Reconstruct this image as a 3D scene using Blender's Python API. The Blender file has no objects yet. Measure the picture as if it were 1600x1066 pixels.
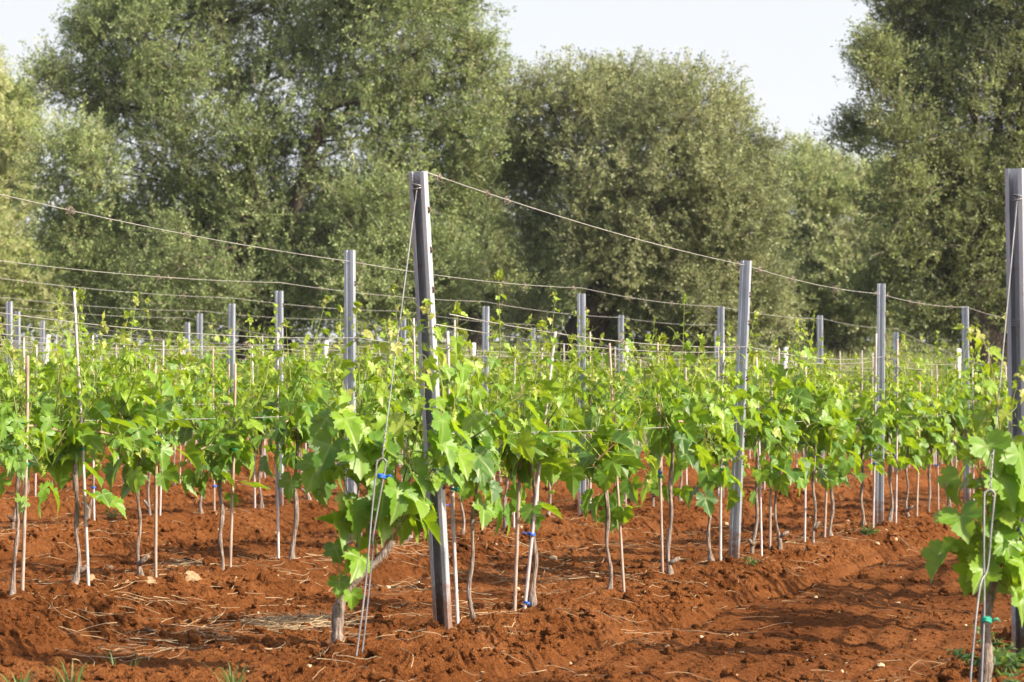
import bpy, math, random
import numpy as np
from mathutils import Vector

R = math.radians
scene = bpy.context.scene
COL = scene.collection
TAU = 2 * math.pi

# ------------------------------------------------------------------ frame of the vineyard
F = 4130.0                 # focal length in pixels of the 1600 px photograph
HZ = 616.0                 # horizon line of the level camera
CAMZ = 1.04
HAZE = 0.00022
TH = R(18.9)               # rows run 18.9 degrees to the right of the view
ST, CT = math.sin(TH), math.cos(TH)
ROWANG = math.pi / 2 - TH
ROWS = {'Z': -1.52, 'A': -3.97, 'B': -6.27, 'C': -8.82, 'D': -11.27, 'E': -13.72, 'F': -16.17, 'G': -18.62, 'H': -21.07}
T0, T1 = 10.6, 37.6        # where the rows begin and end


def P(t, w):
    return (w * CT + t * ST, -w * ST + t * CT)


def px(x, y, d):           # the point a photograph pixel shows at distance d
    return ((x - 800) / F * d, d, CAMZ + (HZ - y) / F * d)


# ------------------------------------------------------------------ noise
def _hash(ix, iy, seed):
    h = (ix.astype(np.int64) * 374761393 + iy.astype(np.int64) * 668265263 + seed * 1442695041) & 0x7fffffff
    h = ((h ^ (h >> 13)) * 1274126177) & 0x7fffffff
    h = h ^ (h >> 16)
    return (h & 0xffffff) / float(0xffffff)


def vnoise(x, y, seed=0):
    ix, iy = np.floor(x), np.floor(y)
    fx, fy = x - ix, y - iy
    fx = fx * fx * fx * (fx * (fx * 6 - 15) + 10)
    fy = fy * fy * fy * (fy * (fy * 6 - 15) + 10)
    a = _hash(ix, iy, seed); b = _hash(ix + 1, iy, seed)
    c = _hash(ix, iy + 1, seed); d = _hash(ix + 1, iy + 1, seed)
    return (a + (b - a) * fx) * (1 - fy) + (c + (d - c) * fx) * fy - 0.5


def fbm(x, y, o=4, seed=0, gain=0.5):
    s, a = 0, 1.0
    for i in range(o):
        s = s + a * vnoise(x * 2 ** i + 17.3 * i, y * 2 ** i - 9.1 * i, seed + i)
        a *= gain
    return s


def worley(x, y, seed=0):
    ix, iy = np.floor(x), np.floor(y)
    best = np.full(x.shape, 9.0); val = np.zeros(x.shape)
    for dx in (-1, 0, 1):
        for dy in (-1, 0, 1):
            cx, cy = ix + dx, iy + dy
            qx = cx + _hash(cx, cy, seed); qy = cy + _hash(cx, cy, seed + 7)
            d = (qx - x) ** 2 + (qy - y) ** 2
            hv = _hash(cx, cy, seed + 19)
            m = d < best
            best = np.where(m, d, best); val = np.where(m, hv, val)
    return np.sqrt(best), val


def sstep(a, b, x):
    q = np.clip((x - a) / (b - a), 0, 1)
    return q * q * (3 - 2 * q)


# ------------------------------------------------------------------ terrain height
def field(X, Y):
    """smooth height of the land, without the tilled relief"""
    t = X * ST + Y * CT; w = X * CT - Y * ST
    z = 0.022 * np.clip(-3.97 - w, -4, 22)
    z = z + 1.15 * sstep(40, 57, t) + 0.030 * np.clip(t - 52, 0, 60)
    return z


def ridge(X, Y):
    t = X * ST + Y * CT; w = X * CT - Y * ST
    ww = w + 0.06 * vnoise(t * 0.7, w * 0.2, 5) + 0.045 * vnoise(t * 2.1, w * 0.5, 6) + 0.03 * vnoise(t * 6, w * 2, 7)
    best = np.full(X.shape, 9.0)
    for r in list(ROWS.values()) + [0.93, 3.38, -23.52, -25.97, -28.4]:
        best = np.minimum(best, np.abs(ww - r))
    q = np.clip((best - 0.10) / 0.30, 0, 1)
    prof = 1 - q ** 1.4 - 0.30 * np.exp(-((best - 0.43) / 0.05) ** 2)
    inside = sstep(9.0, 10.2, t) * (1 - sstep(38.2, 39.5, t))
    return prof, inside, t, w, best


POST_T = {'A': [15.80, 20.45, 24.7, 29.2, 33.6], 'B': [15.22, 20.03, 24.45, 28.95, 33.4], 'C': [15.2, 19.88, 24.9, 29.7, 34.2], 'D': [15.0, 19.5, 24.2, 29.0, 33.8],
          'E': [19.6, 24.1, 28.6, 33.4], 'F': [24.2, 28.6, 33.3], 'G': [29.0, 33.6], 'H': [33.6], 'Z': [15.2, 19.8]}
ROWNAME = {'Z': 'the row at the right edge', 'A': 'the row behind the leaning post', 'B': 'the second row back', 'C': 'the third row back', 'D': 'the fourth row back', 'E': 'the fifth row back',
           'F': 'the sixth row back', 'G': 'the seventh row back', 'H': 'the eighth row back'}

VT = {'A': [11.15, 12.04, 13.07, 14.24, 15.38, 16.2, 16.97, 17.8, 18.67, 19.75, 20.75, 21.75] + [22.7 + i for i in range(8)],
      'B': [11.0, 11.34 + 0.25, 12.4, 13.35, 14.3, 15.3, 16.2] + [17.16 + i * 0.98 for i in range(21)],
      'C': [14.6 + i * 0.98 for i in range(24)],
      'D': [19.0 + i * 0.99 for i in range(19)], 'E': [23.4 + i * 0.99 for i in range(15)], 'F': [27.6 + i * 0.99 for i in range(10)],
      'G': [32.0 + i * 0.98 for i in range(6)], 'H': [35.6, 36.6], 'Z': [11.6 + i * 0.98 for i in range(9)]}
MOUNDS = []
_rm = random.Random(77)
for _r in 'ABC':
    for _t in VT[_r][:14]:
        MOUNDS.append((*P(_t + _rm.gauss(0, 0.03), ROWS[_r] + 0.02), _rm.uniform(0.07, 0.16), _rm.uniform(0.010, 0.038)))
    for _t in POST_T[_r][:2]:
        MOUNDS.append((*P(_t, ROWS[_r] + 0.03), _rm.uniform(0.10, 0.16), _rm.uniform(0.008, 0.02)))
MOUNDS += [(*P(10.9, -4.0), 0.15, 0.015), (*P(10.1, -4.15), 0.14, 0.03), (*P(10.6, -1.48), 0.16, 0.04)]


def ground_z(X, Y, heaps=True):
    X = np.asarray(X, float); Y = np.asarray(Y, float)
    prof, inside, t, w, best = ridge(X, Y)
    z = field(X, Y)
    z = z - 0.145 * inside * (1 - prof) * (0.9 + 0.5 * vnoise(t * 1.3, w * 1.3, 31)) - 0.10 * (1 - inside) * (t < 20)
    soil = 1 - sstep(39.5, 41.5, t)
    rough = 0.35 + 0.9 * np.clip(vnoise(X * 0.9, Y * 0.9, 40) + 0.5, 0, 1)
    slope = np.clip(4 * prof * (1 - prof), 0, 1)
    amp = (0.55 + 0.75 * slope + 0.35 * prof) * inside + (1 - inside) * 1.15
    # the clean wheel track between the two nearest rows is flatter
    track = np.exp(-((w + 2.72) / 0.80) ** 8) * inside
    amp = amp * (1 - 0.74 * track)
    z = z + soil * amp * rough * (0.034 * fbm(X * 3.1, Y * 3.1, 3, 50) + 0.038 * fbm(X * 10, Y * 10, 4, 60, 0.68))
    d1, v1 = worley(X * 9 + 0.6 * vnoise(X * 14, Y * 14, 3), Y * 9, 70)
    d2, v2 = worley(X * 19, Y * 19 + 0.6 * vnoise(X * 30, Y * 30, 4), 80)
    z = z + soil * amp * rough * (0.034 * np.clip(0.62 - d1, 0, 1) * v1 + 0.030 * np.clip(0.6 - d2, 0, 1) * (0.3 + v2))
    d3, v3 = worley(X * 41, Y * 41, 86)
    z = z + soil * (0.35 + 0.65 * amp * rough) * 0.014 * np.clip(0.62 - d3, 0, 1) * (0.2 + v3)
    for (mx, my, mr, mh) in (MOUNDS if heaps else ()):      # earth heaped at the feet of trunks and posts
        sel = (np.abs(X - mx) < 0.5) & (np.abs(Y - my) < 0.5)
        if sel.any():
            dx = X[sel] - mx; dy = Y[sel] - my; r2 = dx * dx + dy * dy
            z[sel] = z[sel] + mh * np.exp(-r2 / (mr * mr)) * (1 + 0.8 * vnoise(X[sel] * 13, Y[sel] * 13, 44))
    # tine marks along the rows
    fur = np.sin(w * 34 + 2.5 * vnoise(t * 0.8, w * 2, 90)) * (0.4 + vnoise(t * 0.6, w * 3, 91))
    z = z + soil * inside * (1 - prof) * (0.009 + 0.009 * track) * fur
    return z


def gz(x, y):
    return float(ground_z(np.array([x]), np.array([y]), False)[0])


# ------------------------------------------------------------------ mesh helpers
class MB:
    """collects geometry (and float attributes) for ONE mesh object"""
    def __init__(self):
        self.v, self.f, self.n = [], [], 0
        self.att, self.mi = {}, []

    def add(self, verts, faces, mat=0, **att):
        verts = np.asarray(verts, float).reshape(-1, 3)
        k = len(verts)
        self.v.append(verts)
        for f in (faces if isinstance(faces, list) else [faces]):
            f = np.asarray(f, np.int64)
            if f.size:
                self.f.append(f + self.n); self.mi.append(np.full(len(f), mat, np.int32))
        for a in set(list(att) + list(self.att)):
            val = att.get(a, 0.5)
            self.att.setdefault(a, [np.full(self.n, 0.5)] if self.n else []).append(np.broadcast_to(np.asarray(val, float), (k,)))
        self.n += k
        return self

    def tube(self, pts, rad, sides=6, mat=0, cap=True, **att):
        pts = np.asarray(pts, float); n = len(pts)
        rad = np.broadcast_to(np.asarray(rad, float), (n,))
        tan = np.gradient(pts, axis=0)
        tan /= np.linalg.norm(tan, axis=1, keepdims=True) + 1e-12
        up = np.array([0.31, 0.17, 0.93]) if abs(tan[0][2]) < 0.8 else np.array([0.95, 0.3, 0.05])
        a = np.cross(tan[0], up); a /= np.linalg.norm(a)
        A = []
        for i in range(n):
            a = a - tan[i] * np.dot(a, tan[i]); a /= np.linalg.norm(a) + 1e-12
            A.append(a)
        A = np.array(A); B = np.cross(tan, A)
        ang = np.arange(sides) / sides * TAU
        ring = A[:, None, :] * np.cos(ang)[None, :, None] + B[:, None, :] * np.sin(ang)[None, :, None]
        V = (pts[:, None, :] + ring * rad[:, None, None]).reshape(-1, 3)
        i, j = np.meshgrid(np.arange(n - 1), np.arange(sides), indexing='ij')
        j2 = (j + 1) % sides
        Q = np.stack([i * sides + j, i * sides + j2, (i + 1) * sides + j2, (i + 1) * sides + j], -1).reshape(-1, 4)
        fs = [Q]
        if cap:
            V = np.vstack([V, pts[:1], pts[-1:]])
            c0, c1 = n * sides, n * sides + 1
            k = np.arange(sides); k2 = (k + 1) % sides
            fs.append(np.stack([k2, k, np.full(sides, c0)], -1))
            fs.append(np.stack([(n - 1) * sides + k, (n - 1) * sides + k2, np.full(sides, c1)], -1))
        return self.add(V, fs, mat, **att)

    def mesh(self, name, mats, smooth=True):
        me = bpy.data.meshes.new(name)
        V = np.vstack(self.v)
        cnt = [np.full(len(f), f.shape[1], np.int32) for f in self.f]
        loops = np.concatenate([f.reshape(-1) for f in self.f]).astype(np.int32)
        tot = np.concatenate(cnt); start = np.concatenate([[0], np.cumsum(tot)[:-1]]).astype(np.int32)
        me.vertices.add(len(V)); me.vertices.foreach_set('co', V.astype(np.float32).ravel())
        me.loops.add(len(loops)); me.loops.foreach_set('vertex_index', loops)
        me.polygons.add(len(tot)); me.polygons.foreach_set('loop_start', start)
        me.polygons.foreach_set('material_index', np.concatenate(self.mi))
        me.polygons.foreach_set('use_smooth', np.full(len(tot), smooth))
        me.update(calc_edges=True)
        for a, lst in self.att.items():
            at = me.attributes.new(a, 'FLOAT', 'POINT')
            at.data.foreach_set('value', np.concatenate(lst).astype(np.float32))
        for m in (mats if isinstance(mats, (list, tuple)) else [mats]):
            me.materials.append(m)
        return me

    def build(self, name, mats, parent=None, smooth=True):
        return link(name, self.mesh(name, mats, smooth), parent)


def link(name, data, parent=None):
    o = bpy.data.objects.new(name, data); COL.objects.link(o)
    if parent is not None:
        o.parent = parent
    return o


def tag(o, label=None, cat=None, group=None, kind=None):
    if label: o['label'] = label
    if cat: o['category'] = cat
    if group: o['group'] = group
    if kind: o['kind'] = kind
    return o


def thing(name, label, cat, loc=(0, 0, 0), rz=0.0, group=None):
    o = link(name, None); o.location = loc; o.rotation_euler = (0, 0, rz)
    return tag(o, label, cat, group)


def box(mb, c, s, mat=0, rot=None):
    v = np.array([[x, y, z] for x in (-.5, .5) for y in (-.5, .5) for z in (-.5, .5)]) * np.asarray(s)
    if rot is not None: v = v @ np.asarray(rot).T
    f = np.array([[0, 1, 3, 2], [4, 6, 7, 5], [0, 4, 5, 1], [2, 3, 7, 6], [0, 2, 6, 4], [1, 5, 7, 3]])
    return mb.add(v + np.asarray(c), f, mat)


def smooth_path(pts, n):
    """Catmull-Rom through the points"""
    p = np.asarray(pts, float)
    if len(p) < 3:
        k = np.linspace(0, 1, n)[:, None]; return p[0] * (1 - k) + p[-1] * k
    q = np.vstack([2 * p[0] - p[1], p, 2 * p[-1] - p[-2]])
    s = np.linspace(0, len(p) - 1 - 1e-9, n); i = s.astype(int); u = (s - i)[:, None]
    a, b, c, d = q[i], q[i + 1], q[i + 2], q[i + 3]
    return 0.5 * (2 * b + (c - a) * u + (2 * a - 5 * b + 4 * c - d) * u ** 2 + (3 * b - a - 3 * c + d) * u ** 3)


def norm(a):
    return a / (np.linalg.norm(a, axis=-1, keepdims=True) + 1e-9)


# ------------------------------------------------------------------ materials
def mat(name):
    m = bpy.data.materials.new(name); m.use_nodes = True
    nt = m.node_tree; nt.nodes.clear()
    return m, nt, nt.nodes, nt.links


def N(nt, kind, **kw):
    n = nt.nodes.new(kind)
    for k, v in kw.items():
        if k.startswith('i_'):
            n.inputs[k[2:].replace('_', ' ')].default_value = v
        else:
            setattr(n, k, v)
    return n


def ramp(nt, fac, stops):
    r = nt.nodes.new('ShaderNodeValToRGB'); cr = r.color_ramp
    while len(cr.elements) < len(stops): cr.elements.new(0.5)
    for e, (p, c) in zip(cr.elements, stops):
        e.position = p; e.color = (*c, 1)
    nt.links.new(fac, r.inputs[0]); return r.outputs[0]


def soil_material():
    m, nt, ns, L = mat('red_soil')
    geo = N(nt, 'ShaderNodeNewGeometry')
    n1 = N(nt, 'ShaderNodeTexNoise', i_Scale=1.1, i_Detail=4.0, i_Roughness=0.6)
    n2 = N(nt, 'ShaderNodeTexNoise', i_Scale=26.0, i_Detail=5.0, i_Roughness=0.65)
    n3 = N(nt, 'ShaderNodeTexNoise', i_Scale=150.0, i_Detail=3.0, i_Roughness=0.6)
    n4 = N(nt, 'ShaderNodeTexNoise', i_Scale=0.5, i_Detail=3.0)
    for n in (n1, n2, n3, n4): L.new(geo.outputs['Position'], n.inputs['Vector'])
    mix = N(nt, 'ShaderNodeMath', operation='MULTIPLY_ADD'); L.new(n2.outputs[0], mix.inputs[0])
    mix.inputs[1].default_value = 0.50
    m2 = N(nt, 'ShaderNodeMath', operation='MULTIPLY'); L.new(n1.outputs[0], m2.inputs[0]); m2.inputs[1].default_value = 0.5
    m3 = N(nt, 'ShaderNodeMath', operation='MULTIPLY_ADD'); L.new(n3.outputs[0], m3.inputs[0]); m3.inputs[1].default_value = 0.34; m3.inputs[2].default_value = -0.145
    m4 = N(nt, 'ShaderNodeMath', operation='ADD'); L.new(m2.outputs[0], m4.inputs[0]); L.new(m3.outputs[0], m4.inputs[1])
    L.new(m4.outputs[0], mix.inputs[2])
    col = ramp(nt, mix.outputs[0], [(0.33, (0.072, 0.0225, 0.0074)), (0.50, (0.205, 0.0690, 0.0190)), (0.66, (0.33, 0.126, 0.043))])
    # crumbs of pale stone
    vor = N(nt, 'ShaderNodeTexVoronoi', i_Scale=34.0); L.new(geo.outputs['Position'], vor.inputs['Vector'])
    st = N(nt, 'ShaderNodeMath', operation='LESS_THAN'); L.new(vor.outputs['Distance'], st.inputs[0]); st.inputs[1].default_value = 0.06
    cm = N(nt, 'ShaderNodeMix', data_type='RGBA'); L.new(st.outputs[0], cm.inputs[0]); L.new(col, cm.inputs[6]); cm.inputs[7].default_value = (0.26, 0.15, 0.095, 1)
    # beyond the last vines the soil gives way to meadow
    at = N(nt, 'ShaderNodeAttribute', attribute_name='meadow')
    mcol = ramp(nt, n4.outputs[0], [(0.35, (0.13, 0.16, 0.045)), (0.55, (0.21, 0.23, 0.085)), (0.7, (0.29, 0.25, 0.13))])
    cg = N(nt, 'ShaderNodeMix', data_type='RGBA'); L.new(at.outputs['Fac'], cg.inputs[0]); L.new(cm.outputs[2], cg.inputs[6]); L.new(mcol, cg.inputs[7])
    b = N(nt, 'ShaderNodeBsdfPrincipled', i_Roughness=0.95); b.inputs['Specular IOR Level'].default_value = 0.04
    L.new(cg.outputs[2], b.inputs['Base Color'])
    bs = N(nt, 'ShaderNodeMath', operation='ADD'); L.new(n2.outputs[0], bs.inputs[0])
    b3 = N(nt, 'ShaderNodeMath', operation='MULTIPLY'); L.new(n3.outputs[0], b3.inputs[0]); b3.inputs[1].default_value = 0.62; L.new(b3.outputs[0], bs.inputs[1])
    bump = N(nt, 'ShaderNodeBump', i_Strength=1.0, i_Distance=0.055); L.new(bs.outputs[0], bump.inputs['Height']); L.new(bump.outputs[0], b.inputs['Normal'])
    o = N(nt, 'ShaderNodeOutputMaterial'); L.new(b.outputs[0], o.inputs[0])
    return m


def leaf_material(name, stops, trans=0.35, tcol=(0.34, 0.48, 0.05), rough=0.5, spec=0.35, rib=None, vary=False):
    m, nt, ns, L = mat(name)
    at = N(nt, 'ShaderNodeAttribute', attribute_name='tint')
    geo = N(nt, 'ShaderNodeNewGeometry')
    col = ramp(nt, at.outputs['Fac'], stops)
    nz = N(nt, 'ShaderNodeTexNoise', i_Scale=38.0, i_Detail=2.0); L.new(geo.outputs['Position'], nz.inputs['Vector'])
    hv = N(nt, 'ShaderNodeHueSaturation'); L.new(col, hv.inputs['Color'])
    mp = N(nt, 'ShaderNodeMapRange'); L.new(nz.outputs[0], mp.inputs[0]); mp.inputs[3].default_value = 0.62; mp.inputs[4].default_value = 1.38
    L.new(mp.outputs[0], hv.inputs['Value'])
    c = hv.outputs[0]
    if vary:                   # every tree has its own shade of leaf
        oi = N(nt, 'ShaderNodeObjectInfo')
        h = N(nt, 'ShaderNodeMapRange'); L.new(oi.outputs['Random'], h.inputs[0]); h.inputs[3].default_value = 0.490; h.inputs[4].default_value = 0.528; L.new(h.outputs[0], hv.inputs['Hue'])
        h2 = N(nt, 'ShaderNodeMath', operation='FRACT'); h1 = N(nt, 'ShaderNodeMath', operation='MULTIPLY'); L.new(oi.outputs['Random'], h1.inputs[0]); h1.inputs[1].default_value = 7.3; L.new(h1.outputs[0], h2.inputs[0])
        h3 = N(nt, 'ShaderNodeMapRange'); L.new(h2.outputs[0], h3.inputs[0]); h3.inputs[3].default_value = 0.82; h3.inputs[4].default_value = 1.14; L.new(h3.outputs[0], hv.inputs['Saturation'])
    if rib:
        ra = N(nt, 'ShaderNodeAttribute', attribute_name='rib')
        rr = N(nt, 'ShaderNodeMath', operation='POWER'); L.new(ra.outputs['Fac'], rr.inputs[0]); rr.inputs[1].default_value = 4.0
        r2 = N(nt, 'ShaderNodeMath', operation='MULTIPLY'); L.new(rr.outputs[0], r2.inputs[0]); r2.inputs[1].default_value = 0.70
        mx = N(nt, 'ShaderNodeMix', data_type='RGBA'); L.new(r2.outputs[0], mx.inputs[0]); L.new(c, mx.inputs[6]); mx.inputs[7].default_value = (*rib, 1)
        c = mx.outputs[2]
    b = N(nt, 'ShaderNodeBsdfPrincipled', i_Roughness=rough); b.inputs['Specular IOR Level'].default_value = spec
    L.new(c, b.inputs['Base Color'])
    tr = N(nt, 'ShaderNodeBsdfTranslucent')
    tm = N(nt, 'ShaderNodeMix', data_type='RGBA', blend_type='MIX'); tm.inputs[0].default_value = 0.6
    L.new(c, tm.inputs[6]); tm.inputs[7].default_value = (*tcol, 1); L.new(tm.outputs[2], tr.inputs[0])
    ms = N(nt, 'ShaderNodeMixShader'); ms.inputs[0].default_value = trans
    L.new(b.outputs[0], ms.inputs[1]); L.new(tr.outputs[0], ms.inputs[2])
    o = N(nt, 'ShaderNodeOutputMaterial'); L.new(ms.outputs[0], o.inputs[0])
    return m


def rough_material(name, stops, scale=20.0, rough=0.8, stretch=(1, 1, 1), bump=0.5, metallic=0.0, spec=0.3, dist=0.01, splash=False):
    m, nt, ns, L = mat(name)
    tc = N(nt, 'ShaderNodeTexCoord'); mp = N(nt, 'ShaderNodeMapping'); mp.inputs['Scale'].default_value = stretch
    L.new(tc.outputs['Object'], mp.inputs[0])
    oi = N(nt, 'ShaderNodeObjectInfo')
    nz = N(nt, 'ShaderNodeTexNoise', noise_dimensions='4D', i_Scale=scale, i_Detail=5.0, i_Roughness=0.62)
    L.new(mp.outputs[0], nz.inputs['Vector'])
    w = N(nt, 'ShaderNodeMath', operation='MULTIPLY'); L.new(oi.outputs['Random'], w.inputs[0]); w.inputs[1].default_value = 20; L.new(w.outputs[0], nz.inputs['W'])
    col = ramp(nt, nz.outputs[0], stops)
    if splash:                 # red soil splashed up the foot, a few dull stains higher up
        sx = N(nt, 'ShaderNodeSeparateXYZ'); L.new(tc.outputs['Object'], sx.inputs[0])
        n2 = N(nt, 'ShaderNodeTexNoise', i_Scale=32.0, i_Detail=4.0); L.new(tc.outputs['Object'], n2.inputs['Vector'])
        mr = N(nt, 'ShaderNodeMapRange'); L.new(sx.outputs['Z'], mr.inputs[0]); mr.inputs[1].default_value = 0.0; mr.inputs[2].default_value = 0.28; mr.inputs[3].default_value = 0.62; mr.inputs[4].default_value = 0.0
        ad = N(nt, 'ShaderNodeMath', operation='ADD'); L.new(mr.outputs[0], ad.inputs[0]); L.new(n2.outputs[0], ad.inputs[1])
        gt = N(nt, 'ShaderNodeMapRange'); L.new(ad.outputs[0], gt.inputs[0]); gt.inputs[1].default_value = 0.62; gt.inputs[2].default_value = 0.95; gt.inputs[4].default_value = 0.85
        mx = N(nt, 'ShaderNodeMix', data_type='RGBA'); L.new(gt.outputs[0], mx.inputs[0]); L.new(col, mx.inputs[6]); mx.inputs[7].default_value = (0.22, 0.115, 0.07, 1)
        col = mx.outputs[2]
    b = N(nt, 'ShaderNodeBsdfPrincipled', i_Roughness=rough, i_Metallic=metallic); b.inputs['Specular IOR Level'].default_value = spec
    L.new(col, b.inputs['Base Color'])
    if bump:
        bp = N(nt, 'ShaderNodeBump', i_Strength=bump, i_Distance=dist); L.new(nz.outputs[0], bp.inputs['Height']); L.new(bp.outputs[0], b.inputs['Normal'])
    o = N(nt, 'ShaderNodeOutputMaterial'); L.new(b.outputs[0], o.inputs[0])
    return m


M = {}
M['soil'] = soil_material()
M['vine_leaf'] = leaf_material('vine_leaf', [(0.0, (0.042, 0.122, 0.022)), (0.35, (0.124, 0.250, 0.021)), (0.65, (0.240, 0.370, 0.024)),
                                             (0.88, (0.31, 0.40, 0.050)), (1.0, (0.36, 0.32, 0.09))],
                               trans=0.42, tcol=(0.50, 0.68, 0.006), rough=0.45, spec=0.45, rib=(0.30, 0.37, 0.12))
M['shoot'] = leaf_material('green_shoot', [(0.0, (0.21, 0.10, 0.045)), (0.5, (0.20, 0.22, 0.06)), (1.0, (0.28, 0.33, 0.09))], trans=0.12, rough=0.5)
M['olive_leaf'] = leaf_material('olive_leaf', [(0.0, (0.095, 0.120, 0.056)), (0.40, (0.230, 0.280, 0.100)), (0.75, (0.40, 0.445, 0.175)), (1.0, (0.50, 0.48, 0.28))],
                                trans=0.34, tcol=(0.38, 0.40, 0.11), rough=0.5, spec=0.4, vary=True)
M['grass'] = leaf_material('grass_blade', [(0.0, (0.07, 0.13, 0.03)), (0.6, (0.16, 0.21, 0.06)), (1.0, (0.36, 0.31, 0.15))], trans=0.35, tcol=(0.3, 0.38, 0.08))
M['weed'] = leaf_material('weed_leaf', [(0.0, (0.05, 0.11, 0.035)), (1.0, (0.12, 0.2, 0.06))], trans=0.3)
M['vine_bark'] = rough_material('vine_bark', [(0.32, (0.075, 0.050, 0.038)), (0.5, (0.24, 0.18, 0.145)), (0.68, (0.46, 0.375, 0.31))], 130, 0.92, (1, 1, 0.10), 1.0, dist=0.02)
M['cane_bark'] = rough_material('cane_bark', [(0.3, (0.20, 0.13, 0.085)), (0.7, (0.45, 0.33, 0.24))], 150, 0.8, (1, 1, 0.3), 0.4)
M['olive_bark'] = rough_material('olive_bark', [(0.3, (0.025, 0.019, 0.014)), (0.55, (0.07, 0.052, 0.038)), (0.75, (0.13, 0.10, 0.078))], 5, 0.95, (1, 1, 0.25), 1.0, dist=0.05)
M['twig'] = rough_material('olive_twig', [(0.3, (0.13, 0.10, 0.075)), (0.7, (0.27, 0.22, 0.165))], 8, 0.9, bump=0)
M['zinc'] = rough_material('galvanized_steel', [(0.3, (0.26, 0.285, 0.33)), (0.55, (0.37, 0.395, 0.435)), (0.75, (0.50, 0.515, 0.54))], 14, 0.42, (1, 1, 0.25), 0.05, metallic=0.45, spec=0.5, splash=True)
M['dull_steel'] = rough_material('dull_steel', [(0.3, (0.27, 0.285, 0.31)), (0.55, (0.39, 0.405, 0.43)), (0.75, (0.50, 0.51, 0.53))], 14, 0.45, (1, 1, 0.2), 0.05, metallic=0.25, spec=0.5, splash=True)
M['pale_post'] = rough_material('weathered_pale_post', [(0.3, (0.42, 0.40, 0.37)), (0.7, (0.66, 0.64, 0.60))], 16, 0.8, (1, 1, 0.3), 0.2)
M['rust'] = rough_material('rusty_hook', [(0.3, (0.05, 0.025, 0.018)), (0.7, (0.14, 0.075, 0.05))], 60, 0.8, bump=0)
M['wire'] = rough_material('wire_steel', [(0.3, (0.24, 0.23, 0.21)), (0.7, (0.46, 0.43, 0.39))], 6, 0.5, bump=0, metallic=0.3, spec=0.5)
M['rod'] = rough_material('bare_steel_rod', [(0.3, (0.13, 0.125, 0.125)), (0.7, (0.30, 0.285, 0.28))], 18, 0.5, (1, 1, 0.3), 0.1, metallic=0.35, spec=0.5)
M['stake'] = rough_material('pale_stake', [(0.3, (0.26, 0.20, 0.19)), (0.5, (0.44, 0.375, 0.365)), (0.72, (0.58, 0.51, 0.49))], 110, 0.7, (1, 1, 0.12), 0.15)
M['stake_tan'] = rough_material('tan_stake', [(0.3, (0.20, 0.13, 0.095)), (0.5, (0.34, 0.245, 0.19)), (0.72, (0.48, 0.38, 0.31))], 110, 0.7, (1, 1, 0.12), 0.15)
M['tie_blue'] = rough_material('blue_tie', [(0.3, (0.015, 0.09, 0.50)), (0.7, (0.03, 0.16, 0.66))], 30, 0.45, bump=0)
M['tie_green'] = rough_material('green_tie', [(0.3, (0.01, 0.24, 0.15)), (0.7, (0.03, 0.36, 0.24))], 30, 0.45, bump=0)
M['straw'] = rough_material('dry_straw', [(0.3, (0.34, 0.22, 0.115)), (0.7, (0.58, 0.43, 0.26))], 3, 0.85, bump=0)
M['tendril'] = rough_material('dried_tendril', [(0.3, (0.16, 0.12, 0.09)), (0.7, (0.34, 0.27, 0.21))], 30, 0.8, bump=0)
M['dead_leaf'] = rough_material('dead_leaf', [(0.3, (0.20, 0.12, 0.06)), (0.7, (0.36, 0.24, 0.13))], 40, 0.85, bump=0.3)

# ------------------------------------------------------------------ ground (one sheet to the horizon)
def make_ground():
    rows = [-18.0, -12, -7, -3, 0, 3, 5, 6.5, 7.5]
    y = 8.0
    while y < 27: rows.append(y); y += 0.0165 * (y / 11.0) ** 0.8
    while y < 44: rows.append(y); y += 0.085
    while y < 130: rows.append(y); y *= 1.02
    while y < 500: rows.append(y); y *= 1.35
    rows = np.array(rows)
    core = np.arange(-0.235, 0.236, 0.00058)
    side = []
    u = 0.236; du = 0.002
    while u < 1.2: side.append(u); u += du; du *= 1.25
    us = np.concatenate([-np.array(side)[::-1], core, np.array(side)])
    U, Yg = np.meshgrid(us, rows)
    X = U * (Yg + 20)
    # break the regular lattice a little
    jit = 0.3 * 0.00058 * (Yg + 20) * (np.abs(U) < 0.23)
    X = X + jit * (_hash(np.floor(U * 1e5), np.floor(Yg * 1e3), 3) - 0.5)
    Z = ground_z(X, Yg)
    n, k = U.shape
    i, j = np.meshgrid(np.arange(n - 1), np.arange(k - 1), indexing='ij')
    Q = np.stack([i * k + j, i * k + j + 1, (i + 1) * k + j + 1, (i + 1) * k + j], -1).reshape(-1, 4)
    t = X * ST + Yg * CT
    med = sstep(39.0, 41.5, t + 1.6 * vnoise(X * 0.8, Yg * 0.8, 12))
    mb = MB(); mb.add(np.stack([X, Yg, Z], -1).reshape(-1, 3), Q, 0, meadow=med.ravel())
    tag(mb.build('ground', M['soil'], smooth=False), kind='structure')


make_ground()


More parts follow.
